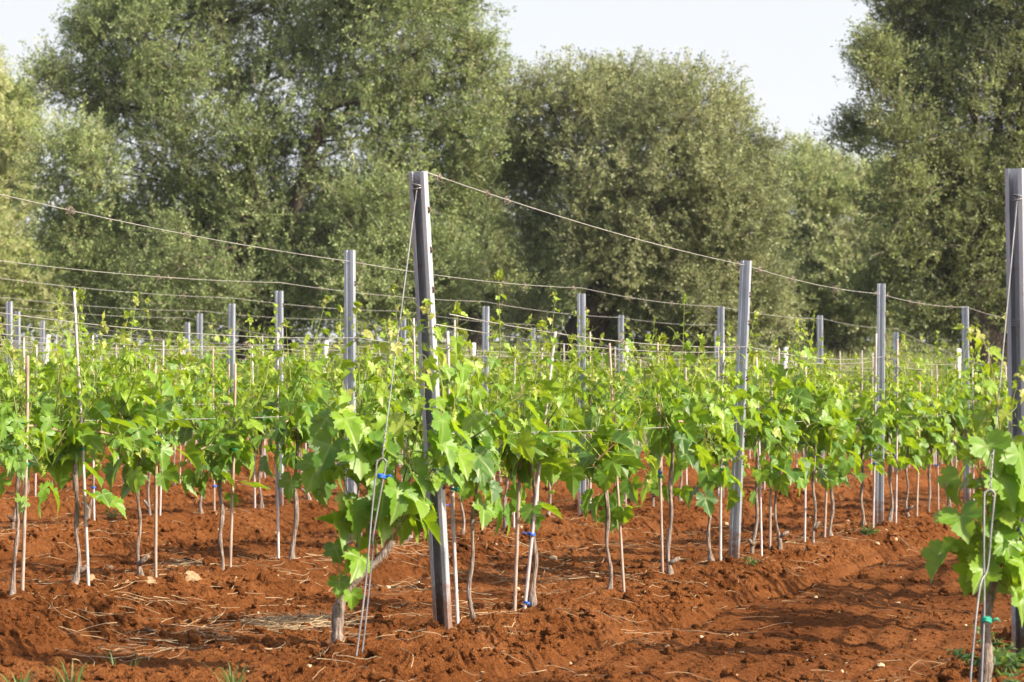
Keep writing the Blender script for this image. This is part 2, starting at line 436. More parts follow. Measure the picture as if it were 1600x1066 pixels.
def ico(sub=0):
    p = (1 + 5 ** .5) / 2
    v = [(-1, p, 0), (1, p, 0), (-1, -p, 0), (1, -p, 0), (0, -1, p), (0, 1, p), (0, -1, -p), (0, 1, -p), (p, 0, -1), (p, 0, 1), (-p, 0, -1), (-p, 0, 1)]
    f = [(0, 11, 5), (0, 5, 1), (0, 1, 7), (0, 7, 10), (0, 10, 11), (1, 5, 9), (5, 11, 4), (11, 10, 2), (10, 7, 6), (7, 1, 8), (3, 9, 4), (3, 4, 2), (3, 2, 6), (3, 6, 8), (3, 8, 9), (4, 9, 5), (2, 4, 11), (6, 2, 10), (8, 6, 7), (9, 8, 1)]
    v = [list(np.array(q) / np.linalg.norm(q)) for q in v]
    for _ in range(sub):
        c, g = {}, []
        def mid(a, b):
            k = (min(a, b), max(a, b))
            if k not in c:
                q = np.array(v[a]) + np.array(v[b]); v.append(list(q / np.linalg.norm(q))); c[k] = len(v) - 1
            return c[k]
        for a, b, d in f:
            x, y, z = mid(a, b), mid(b, d), mid(d, a)
            g += [(a, x, z), (b, y, x), (d, z, y), (x, y, z)]
        f = g
    return np.array(v), np.array(f)


def scatter_stones(name, n, rlo, rhi, sub, seed, matl, dens, kind='stuff'):
    """many irregular crumbs in one mesh"""
    rg = np.random.default_rng(seed)
    V0, F0 = ico(sub)
    Y = 8.6 + 19 * rg.random(n * 6) ** 1.5
    X = (rg.random(n * 6) - 0.5) * 2 * (0.225 * Y + 0.6)
    keep = rg.random(n * 6) < dens(X, Y)
    X, Y = X[keep][:n], Y[keep][:n]; n = len(X)
    r = rlo + (rhi - rlo) * rg.random(n) ** 3.2
    Z = ground_z(X, Y)
    sc = r[:, None] * (0.65 + 0.7 * rg.random((n, 3))); sc[:, 2] *= 0.8
    lump = 1 + 0.42 * (rg.random((n, len(V0))) - 0.5)
    a = rg.random(n) * TAU
    V = V0[None] * lump[..., None] * sc[:, None, :]
    ca, sa = np.cos(a)[:, None], np.sin(a)[:, None]
    V = np.stack([V[..., 0] * ca - V[..., 1] * sa, V[..., 0] * sa + V[..., 1] * ca, V[..., 2]], -1)
    V += np.stack([X, Y, Z + r * 0.22], -1)[:, None, :]
    Fc = (F0[None] + (np.arange(n) * len(V0))[:, None, None]).reshape(-1, 3)
    mb = MB(); mb.add(V.reshape(-1, 3), Fc, 0, meadow=0.0)
    o = mb.build(name, matl, smooth=False)
    tag(o, kind=kind); return o


def clod_density(X, Y):
    prof, inside, t, w, best = ridge(X, Y)
    track = np.exp(-((w + 2.72) / 0.82) ** 8) * inside
    patch = np.clip(0.5 + 1.6 * vnoise(X * 0.8, Y * 0.8, 77), 0.05, 1)
    return np.where(t < 38, np.clip((0.35 + 0.9 * 4 * prof * (1 - prof) + (1 - inside) * 0.6) * patch, 0, 1) * (1 - 0.88 * track), 0)


o = scatter_stones('soil_clods', 17000, 0.007, 0.034, 1, 11, M['soil'], clod_density)
o['label'] = 'crumbly clods of red soil scattered over the tilled ground'
o = scatter_stones('soil_crumbs', 42000, 0.004, 0.016, 0, 12, M['soil'], lambda X, Y: clod_density(X, Y) * 0.6 + 0.25)
o['label'] = 'small loose crumbs of red earth between the clods'
o = scatter_stones('pale_pebbles', 420, 0.006, 0.024, 0, 13, M['straw'], lambda X, Y: 0.5 + 0 * X)
o['label'] = 'pale pebbles dotted over the red soil'


# straw lying on the soil
def make_straw():
    rg = np.random.default_rng(21)
    mb = MB()
    def bit(x, y, L, ang, r, lift):
        n = 6
        s = np.linspace(-0.5, 0.5, n)
        bend = rg.normal(0, 0.22) * L
        xs = x + np.cos(ang) * s * L - np.sin(ang) * bend * (s * s * 4 - 0.5)
        ys = y + np.sin(ang) * s * L + np.cos(ang) * bend * (s * s * 4 - 0.5)
        zs = ground_z(xs, ys)
        z = 0.6 * zs.max() + 0.4 * zs + r + lift * (0.4 + s * rg.choice([-1, 1]))
        mb.tube(np.stack([xs, ys, z], -1), np.linspace(r, r * 0.5, n), 3, cap=False)
    # heaps that can be seen in the photograph
    for (hx, hy, n, sp) in ((470, 985, 240, 0.12), (330, 905, 100, 0.18), (250, 1005, 45, 0.22), (640, 905, 35, 0.25), (330, 975, 45, 0.3), (1130, 995, 6, .1), (200, 1030, 18, .15),
                            (880, 905, 36, 0.35), (1000, 860, 40, .4), (760, 880, 30, .4), (150, 880, 22, .4), (1250, 860, 30, .4), (560, 930, 40, .3), (1330, 770, 26, .5), (1080, 790, 30, .5), (930, 800, 30, .5), (100, 780, 20, .5), (380, 760, 24, .5)):
        d = CAMZ * F / (hy - HZ) * 1.13; X, Y, _ = px(hx, hy, d)
        a0 = rg.random() * math.pi
        for _ in range(n):
            bit(X + rg.normal(0, sp), Y + rg.normal(0, sp * 1.3), rg.uniform(0.08, 0.34), a0 + rg.normal(0, 0.7), rg.uniform(0.0012, 0.0026), rg.uniform(0, 0.05))
    k = 0
    while k < 1700:
        Y = 8.8 + 22 * rg.random() ** 1.3; X = rg.uniform(-1, 1) * (0.21 * Y + 0.5)
        w = X * CT - Y * ST; t = X * ST + Y * CT
        track = math.exp(-((w + 2.75) / 0.7) ** 4)
        if rg.random() < 0.72 * track or t > 38 or vnoise(np.array([X * 0.7]), np.array([Y * 0.7]), 5)[0] < -0.12: continue
        bit(X, Y, rg.uniform(0.03, 0.22), rg.random() * math.pi, rg.uniform(0.001, 0.0022), rg.uniform(0, 0.035)); k += 1
    o = mb.build('dry_straw', M['straw'])
    tag(o, 'pale dry straw and prunings strewn over the red soil', kind='stuff')


make_straw()

# ------------------------------------------------------------------ vine leaves
def leaf_template(deep=0.0):
    half = [(0.03, -0.02), (0.10, -0.12), (0.19, -0.17), (0.26, -0.145), (0.33, -0.165), (0.37, -0.08), (0.455, -0.05), (0.42, 0.03), (0.46, 0.085), (0.37, 0.125),
            (0.44, 0.165), (0.52, 0.18), (0.49, 0.255), (0.56, 0.335), (0.475, 0.35), (0.45, 0.43), (0.37, 0.415), (0.31, 0.455), (0.225, 0.42),
            (0.285, 0.50), (0.25, 0.56), (0.27, 0.64), (0.185, 0.66), (0.165, 0.74), (0.10, 0.755), (0.055, 0.83)]
    if deep:
        h2 = []
        for i, (x, y) in enumerate(half):
            k = 1 - deep * (0.62 if i in (9, 18) else 0.42 if i in (8, 10, 17, 19) else (0.22 if i % 2 else 0.0))
            h2.append((x * k, 0.15 + (y - 0.15) * k))
        half = h2
    right = half; left = [(-x, y) for x, y in half[::-1]]
    out = np.array(right + [(0, 0.93)] + left)
    c = np.array([0.0, 0.13])
    ring = c + (out - c) * 0.52
    V = np.vstack([[c], ring, out]); n = len(out)
    k = np.arange(n - 1)
    tri = np.stack([np.zeros(n - 1, int), 1 + k, 2 + k], -1)
    quad = np.stack([1 + k, 1 + n + k, 2 + n + k, 2 + k], -1)
    ang = np.arctan2(V[:, 0], V[:, 1] + 0.02)      # 0 towards the tip
    veins = np.array([0, 0.98, -0.98, 1.72, -1.72])
    dv = np.min(np.abs(ang[:, None] - veins[None]), axis=1)
    rib = np.clip(1 - dv / 0.22, 0, 1); rib[0] = 1
    return V, tri, quad, rib, dv


LEAF = leaf_template()
LEAF_CUT = leaf_template(1.0)


def add_leaves(mb, pos, nrm, tip, size, tint, rg, tmpl=LEAF, mat=0):
    V0, tri, quad, rib, dv = tmpl
    n = len(pos); pos = np.asarray(pos); nrm = norm(np.asarray(nrm)); tip = np.asarray(tip)
    yv = norm(tip - nrm * np.sum(tip * nrm, 1, keepdims=True)); xv = np.cross(yv, nrm)
    x, y = V0[:, 0][None], V0[:, 1][None]
    fold = rg.uniform(-0.10, 0.42, (n, 1)); droop = rg.uniform(0.0, 0.85, (n, 1)); cup = rg.uniform(-0.45, 0.5, (n, 1)); skew = rg.normal(0, 0.20, (n, 1)); ph = rg.random((n, 1)) * TAU
    z = fold * np.abs(x) - droop * (np.clip(y, 0, 1)) ** 2 * 0.75 - cup * x * x * 1.5 + skew * x * y
    z = z + 0.085 * np.clip(dv[None] / 0.45, 0, 1) * np.clip(np.hypot(x, y) * 1.6, 0, 1) + 0.03 * np.sin(9 * x + 7 * y + ph) * np.hypot(x, y)
    asp = rg.uniform(0.82, 1.14, (n, 1))
    s = np.asarray(size)[:, None]
    W = pos[:, None, :] + xv[:, None, :] * (x * asp * s)[..., None] + yv[:, None, :] * (y * s)[..., None] + nrm[:, None, :] * (z * s)[..., None]
    k = len(V0); off = (np.arange(n) * k)[:, None, None]
    mb.add(W.reshape(-1, 3), [(tri[None] + off).reshape(-1, 3), (quad[None] + off).reshape(-1, 4)], mat,
           tint=np.repeat(np.asarray(tint), k), rib=np.tile(rib, n))


SUN_AZ = R(-26)            # direction to the sun, from +X towards the camera
SUN_EL = R(32)
SUN = np.array([math.cos(SUN_AZ) * math.cos(SUN_EL), math.sin(SUN_AZ) * math.cos(SUN_EL), math.sin(SUN_EL)])
_c, _s = math.cos(-ROWANG), math.sin(-ROWANG)
SUN_LOCAL = np.array([SUN[0] * _c - SUN[1] * _s, SUN[0] * _s + SUN[1] * _c, SUN[2]])   # in the frame of a row


def grow(shoots, rg, hang=(), leaf=0.15, face=(0, -1, 0), tmpl=LEAF, young=0.0, bare=0.03):
    """shoots: list of (path points, radius, leaf scale). Returns (stem MB per shoot, foliage MB)"""
    face = np.asarray(face, float)
    pos, nr, tp, sz, tn = [], [], [], [], []
    stems = []
    for (pts, rad, ls) in shoots:
        L = np.sum(np.linalg.norm(np.diff(pts, axis=0), axis=1))
        n = max(8, int(L / 0.05)); p = smooth_path(pts, n)
        f = np.linspace(0, 1, n)
        mb = MB()
        mb.tube(p, rad * (1 - 0.72 * f), 5, cap=False, tint=np.repeat(np.clip(0.35 + 0.65 * f + rg.normal(0, 0.2), 0, 1), 5))
        tan = norm(np.gradient(p, axis=0))
        az = rg.random() * TAU
        s = bare
        while s < L * 0.985:
            q = s / L; i = min(n - 1, int(q * (n - 1)))
            size = leaf * ls * rg.uniform(0.72, 1.18) * (1 - 0.80 * q ** 1.6)
            az += math.pi + rg.normal(0, 0.45)
            d = np.array([math.cos(az), math.sin(az) * 1.15, rg.uniform(-0.15, 0.55)]); d -= tan[i] * np.dot(d, tan[i]) * 0.6; d = d / np.linalg.norm(d)
            pl = size * rg.uniform(0.45, 0.85)
            e = p[i] + d * pl + np.array([0, 0, -0.10 * pl])
            mb.tube([p[i], (p[i] + e) / 2 + np.array([0, 0, 0.08 * pl]), e], [0.0020, 0.0016, 0.0013], 3, cap=False, tint=0.6)
            out = np.array([d[0], d[1], 0.0])
            nn = 0.50 * out + np.array([0, 0, 0.52]) + 0.30 * SUN_LOCAL + 0.22 * face + rg.normal(0, 0.36, 3)
            tt = 0.7 * out + np.array([0, 0, -0.75]) + 0.2 * face + rg.normal(0, 0.35, 3)
            pos.append(e); nr.append(nn); tp.append(tt); sz.append(size)
            tn.append(np.clip(0.10 + 0.78 * q ** 1.3 + young + rg.normal(0, 0.17), 0, 0.97))
            # tendril opposite some leaves
            if q > 0.35 and rg.random() < 0.30:
                dd = -d + np.array([0, 0, 0.7]); k = np.linspace(0, 1, 12); tl = rg.uniform(0.06, 0.16)
                curl = np.stack([np.cos(k * 7 + az), np.sin(k * 7 + az), 0 * k], -1) * (0.016 * k ** 2)[:, None]
                mb.tube(p[i] + dd * (k * tl)[:, None] + curl, 0.0013, 3, cap=False, tint=0.85)
            s += (0.036 + 0.034 * (1 - q)) * rg.uniform(0.8, 1.3)
        # unfolding leaves at the tip
        for _ in range(4):
            pos.append(p[-1] - tan[-1] * rg.uniform(0, 0.05)); nr.append(rg.normal(0, 1, 3) + tan[-1] * 0.2); tp.append(tan[-1] + rg.normal(0, 0.6, 3))
            sz.append(rg.uniform(0.02, 0.045)); tn.append(rg.uniform(0.8, 1.0))
        stems.append(mb)
    for (x, y, z, s) in hang:
        o = np.array([x, y, 0.0]) + 1e-3; o = o / np.linalg.norm(o)
        pos.append((x, y, z)); nr.append(0.6 * o + np.array([0, 0, 0.3]) + 0.25 * SUN_LOCAL + 0.4 * face + rg.normal(0, 0.3, 3))
        tp.append(np.array([0, 0, -1.0]) + 0.4 * o + rg.normal(0, 0.3, 3)); sz.append(s); tn.append(np.clip(rg.normal(0.16 + young, 0.13), 0, 1))
    fo = MB()
    add_leaves(fo, pos, nr, tp, sz, tn, rg, tmpl)
    return stems, fo


def trunk_path(rg, h, lean=(0, 0), wob=0.03, n=14):
    k = np.linspace(0, 1, n)
    a, b = rg.random(2) * TAU
    x = lean[0] * k + wob * np.sin(k * 5 + a) * np.sin(k * math.pi) + 0.008 * np.sin(17 * k + b)
    y = lean[1] * k + wob * np.sin(k * 4 + b) * np.sin(k * math.pi) + 0.008 * np.sin(15 * k + a)
    return np.stack([x, y, -0.10 + (h + 0.10) * k], -1)


def trunk_mesh(rg, p, r0=0.034, r1=0.015):
    k = np.linspace(0, 1, len(p))
    r = r1 + (r0 - r1) * np.clip(1.12 - k * 4.6, 0, 1) ** 0.9 + 0.004 * np.clip((k - 0.9) / 0.1, 0, 1)
    r = r * (1 + 0.20 * rg.normal(0, 1, len(p)).clip(-1.5, 1.5))
    mb = MB(); q = smooth_path(p, len(p) * 3); rr = np.interp(np.linspace(0, 1, len(q)), k, r)
    mb.tube(q, rr, 8)
    if rg.random() < 0.55:      # stub of an old spur near the foot
        b = p[3]; d = np.array([rg.normal(0, 1), rg.normal(0, 1), 0.8]); d /= np.linalg.norm(d)
        mb.tube([b, b + d * 0.045, b + d * 0.075], [0.016, 0.013, 0.009], 6)
    return mb


def make_vine(seed, cut=False, split=True, tall=1):
    """one prototype: meshes in the frame of the row (x along the row)"""
    rg = np.random.default_rng(seed)
    h = rg.uniform(0.68, 0.80)
    tp = trunk_path(rg, h, (rg.normal(0, 0.03), rg.normal(0, 0.02)), rg.uniform(0.006, 0.020))
    tr = trunk_mesh(rg, tp, rg.uniform(0.024, 0.034), rg.uniform(0.0095, 0.0130))
    head = tp[-1]
    sgn = 1 if rg.random() < 0.6 else -1
    cp = smooth_path([head, head + np.array([sgn * 0.05, 0.01, 0.07]), head + np.array([sgn * 0.2, 0, 0.07]), head + np.array([sgn * 0.35, 0.0, 0.05])], 14)
    cane = MB().tube(cp, np.linspace(0.0085, 0.0055, 14), 6)
    shoots = []
    ns = rg.integers(9, 12)
    for k in range(ns):
        if k < ns * 0.6:
            q = cp[min(13, int((k + rg.random()) / (ns * 0.6) * 12.9))]
        else:
            q = head + np.array([-sgn * rg.uniform(0.0, 0.20), rg.normal(0, 0.03), rg.uniform(-0.04, 0.06)])
        L = rg.uniform(0.26, 0.56)
        if k % 5 < tall and k < 9: L = rg.uniform(0.55, 0.80)
        ls = rg.uniform(0.85, 1.12)
        if split and k == ns - 1: L = rg.uniform(0.70, 0.88); ls = 0.62
        lx, ly = rg.normal(0, 0.11), rg.normal(0, 0.16)
        ex = np.array([lx, ly, L])
        mid = q + ex * 0.5 + np.array([rg.normal(0, 0.03), rg.normal(0, 0.04) + ly * 0.2, 0.0])
        shoots.append((np.array([q, mid, q + ex + np.array([rg.normal(0, 0.05), rg.normal(0, 0.05), -0.02])]), rg.uniform(0.0032, 0.0048), ls))
    # short side shoots drooping below the cane
    for k in range(2):
        q = head + np.array([rg.uniform(-0.2, 0.3) * sgn, 0, 0.0]); sd = rg.choice([-1, 1])
        shoots.append((np.array([q, q + np.array([rg.normal(0, .05), sd * 0.12, 0.04]), q + np.array([rg.normal(0, .1), sd * rg.uniform(.18, .26), -rg.uniform(0.02, 0.14)])]), 0.0035, 0.9))
    hang = [(rg.normal(0.02 * sgn, 0.095), rg.normal(0, 0.12), rg.uniform(0.47, 0.90), rg.uniform(0.09, 0.17)) for _ in range(21)]
    stems, fo = grow(shoots, rg, hang, leaf=0.118 if cut else 0.142, tmpl=LEAF_CUT if cut else LEAF, face=(0, -0.6, 0), young=0.16 if cut else 0.06)
    d = dict(trunk=tr.mesh('trunk', M['vine_bark']), seed=seed)
    if split:
        d['cane'] = cane.mesh('cane', M['cane_bark'])
        d['shoot'] = [s.mesh('shoot', M['shoot']) for s in stems]
        d['foliage'] = fo.mesh('foliage', M['vine_leaf'])
    else:                      # far rows: wood and leaves of the crown in one part
        for s in stems:
            for v, f in ((np.vstack(s.v), s.f),):
                base = fo.n
                fo.v.append(v); fo.n += len(v)
                fo.f += [q + base for q in f]; fo.mi += [np.full(len(q), 1, np.int32) for q in f]
                for a in fo.att: fo.att[a].append(np.concatenate(s.att[a]) if a in s.att else np.full(len(v), 0.0))
        d['foliage'] = fo.mesh('foliage', [M['vine_leaf'], M['shoot']])
    return d


PROTO = [make_vine(100 + i, tall=(i * 7) % 3) for i in range(14)]
PROTO_CUT = make_vine(140, cut=True, tall=1)
PROTO_FAR = [make_vine(200 + i, split=False, tall=1 + i % 2) for i in range(9)]


def place_vine(proto, t, w, label, group, flip=False, s=1.0, dy=0.0):
    X, Y = P(t, w)
    o = thing('grape_vine', label, 'grape vine', (X, Y, gz(X, Y) - 0.005), ROWANG + (math.pi if flip else 0) + dy, group)
    o.scale = (0.90, 0.96, s)
    link('trunk', proto['trunk'], o)
    if 'cane' in proto: link('cane', proto['cane'], o)
    for sh in proto.get('shoot', []): link('shoot', sh, o)
    link('foliage', proto['foliage'], o)
    return o


ORD = ['first', 'second', 'third', 'fourth', 'fifth', 'sixth', 'seventh', 'eighth', 'ninth', 'tenth', 'eleventh', 'twelfth', 'thirteenth', 'fourteenth',
       'fifteenth', 'sixteenth', 'seventeenth', 'eighteenth', 'nineteenth', 'twentieth', 'twenty-first', 'twenty-second', 'twenty-third', 'twenty-fourth', 'twenty-fifth', 'twenty-sixth', 'twenty-seventh', 'twenty-eighth', 'twenty-ninth', 'thirtieth']


# ------------------------------------------------------------------ stakes with their ties
def tie_mesh(col, n=1):
    mb = MB(); k = np.linspace(0, TAU, 15)
    for j in range(2):
        mb.tube(np.stack([0.017 * np.cos(k) + 0.008, 0.013 * np.sin(k), 0.003 * np.sin(2 * k) + 0.0055 * j], -1), 0.0034, 4)
    mb.tube([[0.026, -0.008, 0], [0.042, -0.016, 0.006], [0.056, -0.012, -0.004]], [0.0035, 0.003, 0.002], 4)
    return mb.mesh('tie', M[col])


TIE = {'tie_blue': tie_mesh('tie_blue'), 'tie_green': tie_mesh('tie_green')}


def rod_mesh(h, r, matl, seed):
    rg = np.random.default_rng(seed)
    k = np.linspace(0, 1, 10)
    mb = MB(); mb.tube(np.stack([0.006 * np.sin(k * 3 + rg.random() * 6), 0.005 * np.sin(k * 4 + rg.random() * 6), -0.12 + (h + 0.12) * k], -1), r * (1 - 0.18 * k), 7)
    return mb.mesh('rod', matl)


RODS = [rod_mesh(1.34, 0.0090, M['stake'], 1), rod_mesh(1.32, 0.0084, M['stake'], 2), rod_mesh(1.16, 0.0095, M['stake_tan'], 3), rod_mesh(1.48, 0.0086, M['stake'], 4), rod_mesh(1.30, 0.0082, M['stake_tan'], 5)]


def place_stake(x, y, k, label, group, lean=(0, 0), ties=()):
    o = thing('vine_stake', label, 'stake', (x, y, gz(x, y)), 0, group)
    o.rotation_euler = (lean[0], lean[1], 0.7 * k)
    link('rod', RODS[k % len(RODS)], o)
    for (c, z) in ties:
        q = link('tie', TIE[c], o); q.location = (0, 0, z); q.rotation_euler = (0, 0, 2.1 * k + z * 9)
    return o


# ------------------------------------------------------------------ trellis posts
def channel_mesh(h, web_front, sink=0.25, name='channel', deep=1.0, matl='zinc'):
    """C-shaped steel profile with a grooved web; x across the row, y along it"""
    c = np.array([(-0.016, -0.019), (-0.029, -0.019), (-0.029, 0.017), (-0.013, 0.017), (-0.009, 0.011), (0.009, 0.011), (0.013, 0.017), (0.029, 0.017), (0.029, -0.019), (0.016, -0.019)])
    if web_front: c = c * np.array([1, -1]); c = c[::-1]
    c = c * np.array([1.12 if deep > 1 else 1.0, deep])
    d = np.gradient(c, axis=0); d = norm(d); nrm = np.stack([-d[:, 1], d[:, 0]], -1) * 0.0017
    poly = np.vstack([c + nrm, (c - nrm)[::-1]])
    m = len(poly); zs = [-sink, h]
    V = np.vstack([np.column_stack([poly, np.full(m, z)]) for z in zs])
    i = np.arange(m); j = (i + 1) % m
    Q = np.stack([i, j, m + j, m + i], -1)
    n = len(c); a = np.arange(n - 1)
    capq = np.stack([m + a, m + a + 1, m + 2 * n - 2 - a, m + 2 * n - 1 - a], -1)
    mb = MB(); mb.add(V, [Q, capq]); return mb.mesh(name, M[matl], smooth=False)


def hook_mesh():
    mb = MB(); k = np.linspace(0, math.pi, 7)
    mb.tube(np.stack([0.003 + 0.010 * np.sin(k), 0 * k, 0.012 * np.cos(k)], -1), 0.0048, 5)
    return mb.mesh('hook', M['rust'])


HOOK = hook_mesh()
CH_MID = [channel_mesh(1.86, True), channel_mesh(1.89, True), channel_mesh(1.77, True), channel_mesh(1.82, True)]
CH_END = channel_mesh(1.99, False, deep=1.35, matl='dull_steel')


def place_post(t, w, label, group, ch, hooks=True, lean=0.0, hmax=1.8, rot=0.0, name='trellis_post', turn=0.0, tilt=0.0):
    X, Y = P(t, w)
    o = thing(name, label, 'post', (X, Y, gz(X, Y)), 0, group)
    # local y runs along the row
    o.rotation_euler = (lean, 0, -TH + turn)
    if tilt: o.rotation_euler[1] = tilt
    link('channel', ch, o)
    if hooks:
        z = 0.62
        while z < hmax:
            q = link('hook', HOOK, o); q.location = (0.0285, 0.004, z); z += 0.172
    return o


# ------------------------------------------------------------------ lay the vineyard out
rnd = random.Random(5)
LEAN_A = {1: 0.11, 2: 0.05, 3: 0.012}
LABEL_LOOK = ['leafy green vine', 'full bright green vine', 'young vine with pale upper leaves', 'bushy green vine', 'vine with broad green leaves']

for row, ts in VT.items():
    w = ROWS[row]
    for i, t in enumerate(ts):
        far = row in 'DEFGH'
        ww = w + rnd.gauss(0, 0.025)
        if row == 'B' and i == 0:
            proto = PROTO_CUT
        elif far:
            proto = rnd.choice(PROTO_FAR)
        else:
            proto = PROTO[(i * 5 + ord(row) * 3) % len(PROTO)]
        if row == 'A': lab = f'{LABEL_LOOK[i % 5]}, {ORD[i]} beyond the leaning post in its row'
        elif row == 'B': lab = ('vine with lacy deeply cut leaves at the left edge, second row back' if i == 0 else f'{LABEL_LOOK[(i + 2) % 5]} on the second row back, {ORD[i]} from its near end')
        elif row == 'C': lab = f'{LABEL_LOOK[(i + 1) % 5]} on the third row back, {ORD[i]} from left'
        elif row == 'Z': lab = f'{LABEL_LOOK[i % 5]}, {ORD[i]} behind the dark right edge post'
        else: lab = 'small leafy vine blending into the far green rows before the olive trees'
        grp = 'vines in the far rows' if far else 'vines tied to stakes along the rows'
        place_vine(proto, t, ww, lab, grp, flip=rnd.random() < 0.5, s=rnd.uniform(0.90, 1.06), dy=rnd.gauss(0, 0.12))
        # the stake(s)
        off = rnd.uniform(0.035, 0.07) * (1 if rnd.random() < 0.7 else -1)
        X, Y = P(t + off * 0.4, ww)
        X += off
        ties = []
        if not far:
            if rnd.random() < 0.75: ties.append(('tie_green', rnd.uniform(0.55, 0.72)))
            if rnd.random() < 0.42: ties.append(('tie_blue', rnd.uniform(0.2, 0.6)))
        lean = (rnd.gauss(0, 0.015), rnd.gauss(0, 0.02))
        if row == 'A' and i in LEAN_A: lean = (0, LEAN_A[i])
        if row == 'A' and i == 1: ties = [('tie_blue', 0.03), ('tie_blue', 0.36)]
        if row == 'A': sl = f'thin pale stake holding the {ORD[i]} vine beyond the leaning post' + (', with two blue ties' if i == 1 else '')
        elif row == 'B': sl = f'thin pale stake beside the {ORD[i]} vine of the second row back'
        elif row == 'C': sl = f'thin pale stake beside the {ORD[i]} vine seen in the third row back'
        elif row == 'Z': sl = f'thin stake of the {ORD[i]} vine behind the dark post at right edge'
        else: sl = 'thin pale stake among the far vines before the olive trees'
        place_stake(X, Y, rnd.randrange(5), sl, 'stakes in the far rows' if far else 'thin stakes beside the vines', lean, ties)
        if row == 'A' and i == 1:
            place_stake(X - 0.045, Y - 0.02, 2, 'tan stake tied by blue ties to a second stake, second vine beyond leaning post', 'thin stakes beside the vines', (0.01, 0.085))

for row, ts in POST_T.items():
    for i, t in enumerate(ts):
        nm = ROWNAME[row]
        lab = f'upright grey steel post in {nm}, {ORD[i]} after its near end'
        if row == 'A': lab = f'upright grey steel post, {ORD[i]} beyond the tall leaning post in its row'
        place_post(t, ROWS[row], lab, 'upright trellis posts', CH_MID[2 if row in 'DEFGH' else (0, 2, 3)[i % 3]] if row != 'A' else CH_MID[i % 2], hooks=row in 'ABCZ', hmax=1.78, lean=rnd.gauss(0, 0.008), turn=rnd.gauss(0, 0.05), tilt=0.041 if (row, i) == ('A', 0) else rnd.gauss(0, 0.006))

# far end posts: pale, leaning away
for row in 'ABCDEFGH':
    h = 1.62
    X, Y = P(T1 + 0.35, ROWS[row])
    mb = MB(); k = np.linspace(0, 1, 6)
    mb.tube(np.stack([0 * k, 0.30 * k, -0.2 + (h + 0.2) * k], -1), 0.042 - 0.004 * k, 10)
    o = mb.build('end_post', M['pale_post'])
    o.location = (X, Y, gz(X, Y)); o.rotation_euler = (0, 0, -TH)
    tag(o, f'pale leaning end post closing the far end of {ROWNAME[row]}', 'post', 'pale end posts at the far row ends')

LEANA = math.atan2(0.31, 2.0)
A0T, A0W = 10.88, -4.045
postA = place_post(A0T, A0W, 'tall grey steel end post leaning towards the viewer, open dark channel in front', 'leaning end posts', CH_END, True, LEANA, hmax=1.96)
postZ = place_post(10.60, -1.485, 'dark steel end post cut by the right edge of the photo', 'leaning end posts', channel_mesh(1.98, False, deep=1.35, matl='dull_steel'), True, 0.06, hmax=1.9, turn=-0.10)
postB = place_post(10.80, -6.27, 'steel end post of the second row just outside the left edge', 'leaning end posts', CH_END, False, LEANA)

# wire bands wound round the leaning post
def wire_band(post, z, label):
    mb = MB(); c = np.array([(-0.031, -0.021), (-0.031, 0.020), (0.031, 0.020), (0.031, -0.021)])
    for j in range(3):
        loop = np.vstack([c, c[:1]])
        mb.tube(np.column_stack([loop, np.full(5, z + 0.011 * j) + np.array([0, .002, .004, .003, 0])]), 0.0022, 5)
    return mb.build('wire_band', M['wire'], post)


wire_band(postA, 1.375, ''); wire_band(postZ, 1.36, ''); wire_band(postA, 1.93, '')

# ------------------------------------------------------------------ wires
def post_top(t, w, z, lean_t=0.0):
    X, Y = P(t + lean_t, w); X0, Y0 = P(t, w)
    return np.array([X, Y, float(field(np.array([X0]), np.array([Y0]))[0]) + z])


def wire(name, pts, r, label, group, sag=0.02, knots=(), seed=0):
    rg = np.random.default_rng(seed)
    path = []
    for a, b in zip(pts[:-1], pts[1:]):
        n = 12; k = np.linspace(0, 1, n, endpoint=False)[:, None]
        q = a + (b - a) * k; q[:, 2] -= sag * 4 * (k * (1 - k))[:, 0]
        path.append(q)
    path = np.vstack(path + [pts[-1][None]])
    mb = MB(); mb.tube(path, r, 5)
    o = mb.build(name, M['wire'])
    tag(o, label, 'wire', group)
    s = np.concatenate([[0], np.cumsum(np.linalg.norm(np.diff(path, axis=0), axis=1))])
    for kn in knots:            # remains of last year's tendrils
        c = np.array([np.interp(kn, s, path[:, j]) for j in range(3)])
        m2 = MB(); k = np.linspace(0, 1, 26); big = rg.uniform(0.7, 1.4)
        d = norm(path[1] - path[0])
        ph = rg.random() * 6
        curl = np.outer(k - 0.5, d) * 0.06 * big + np.stack([np.sin(k * 26 + ph), np.cos(k * 26 + ph), np.cos(k * 19 + ph)], -1) * (0.010 * big * (0.5 + np.sin(k * 3.1)))[:, None]
        m2.tube(c + curl, 0.0022, 4)
        tl = np.stack([0.02 * np.sin(k * 8 + ph), 0.02 * np.cos(k * 8), -0.07 * big * k], -1)
        if rg.random() < 0.6: m2.tube(c + tl, 0.0013, 3)
        m2.build('dried_tendril', M['tendril'], o)
    return o


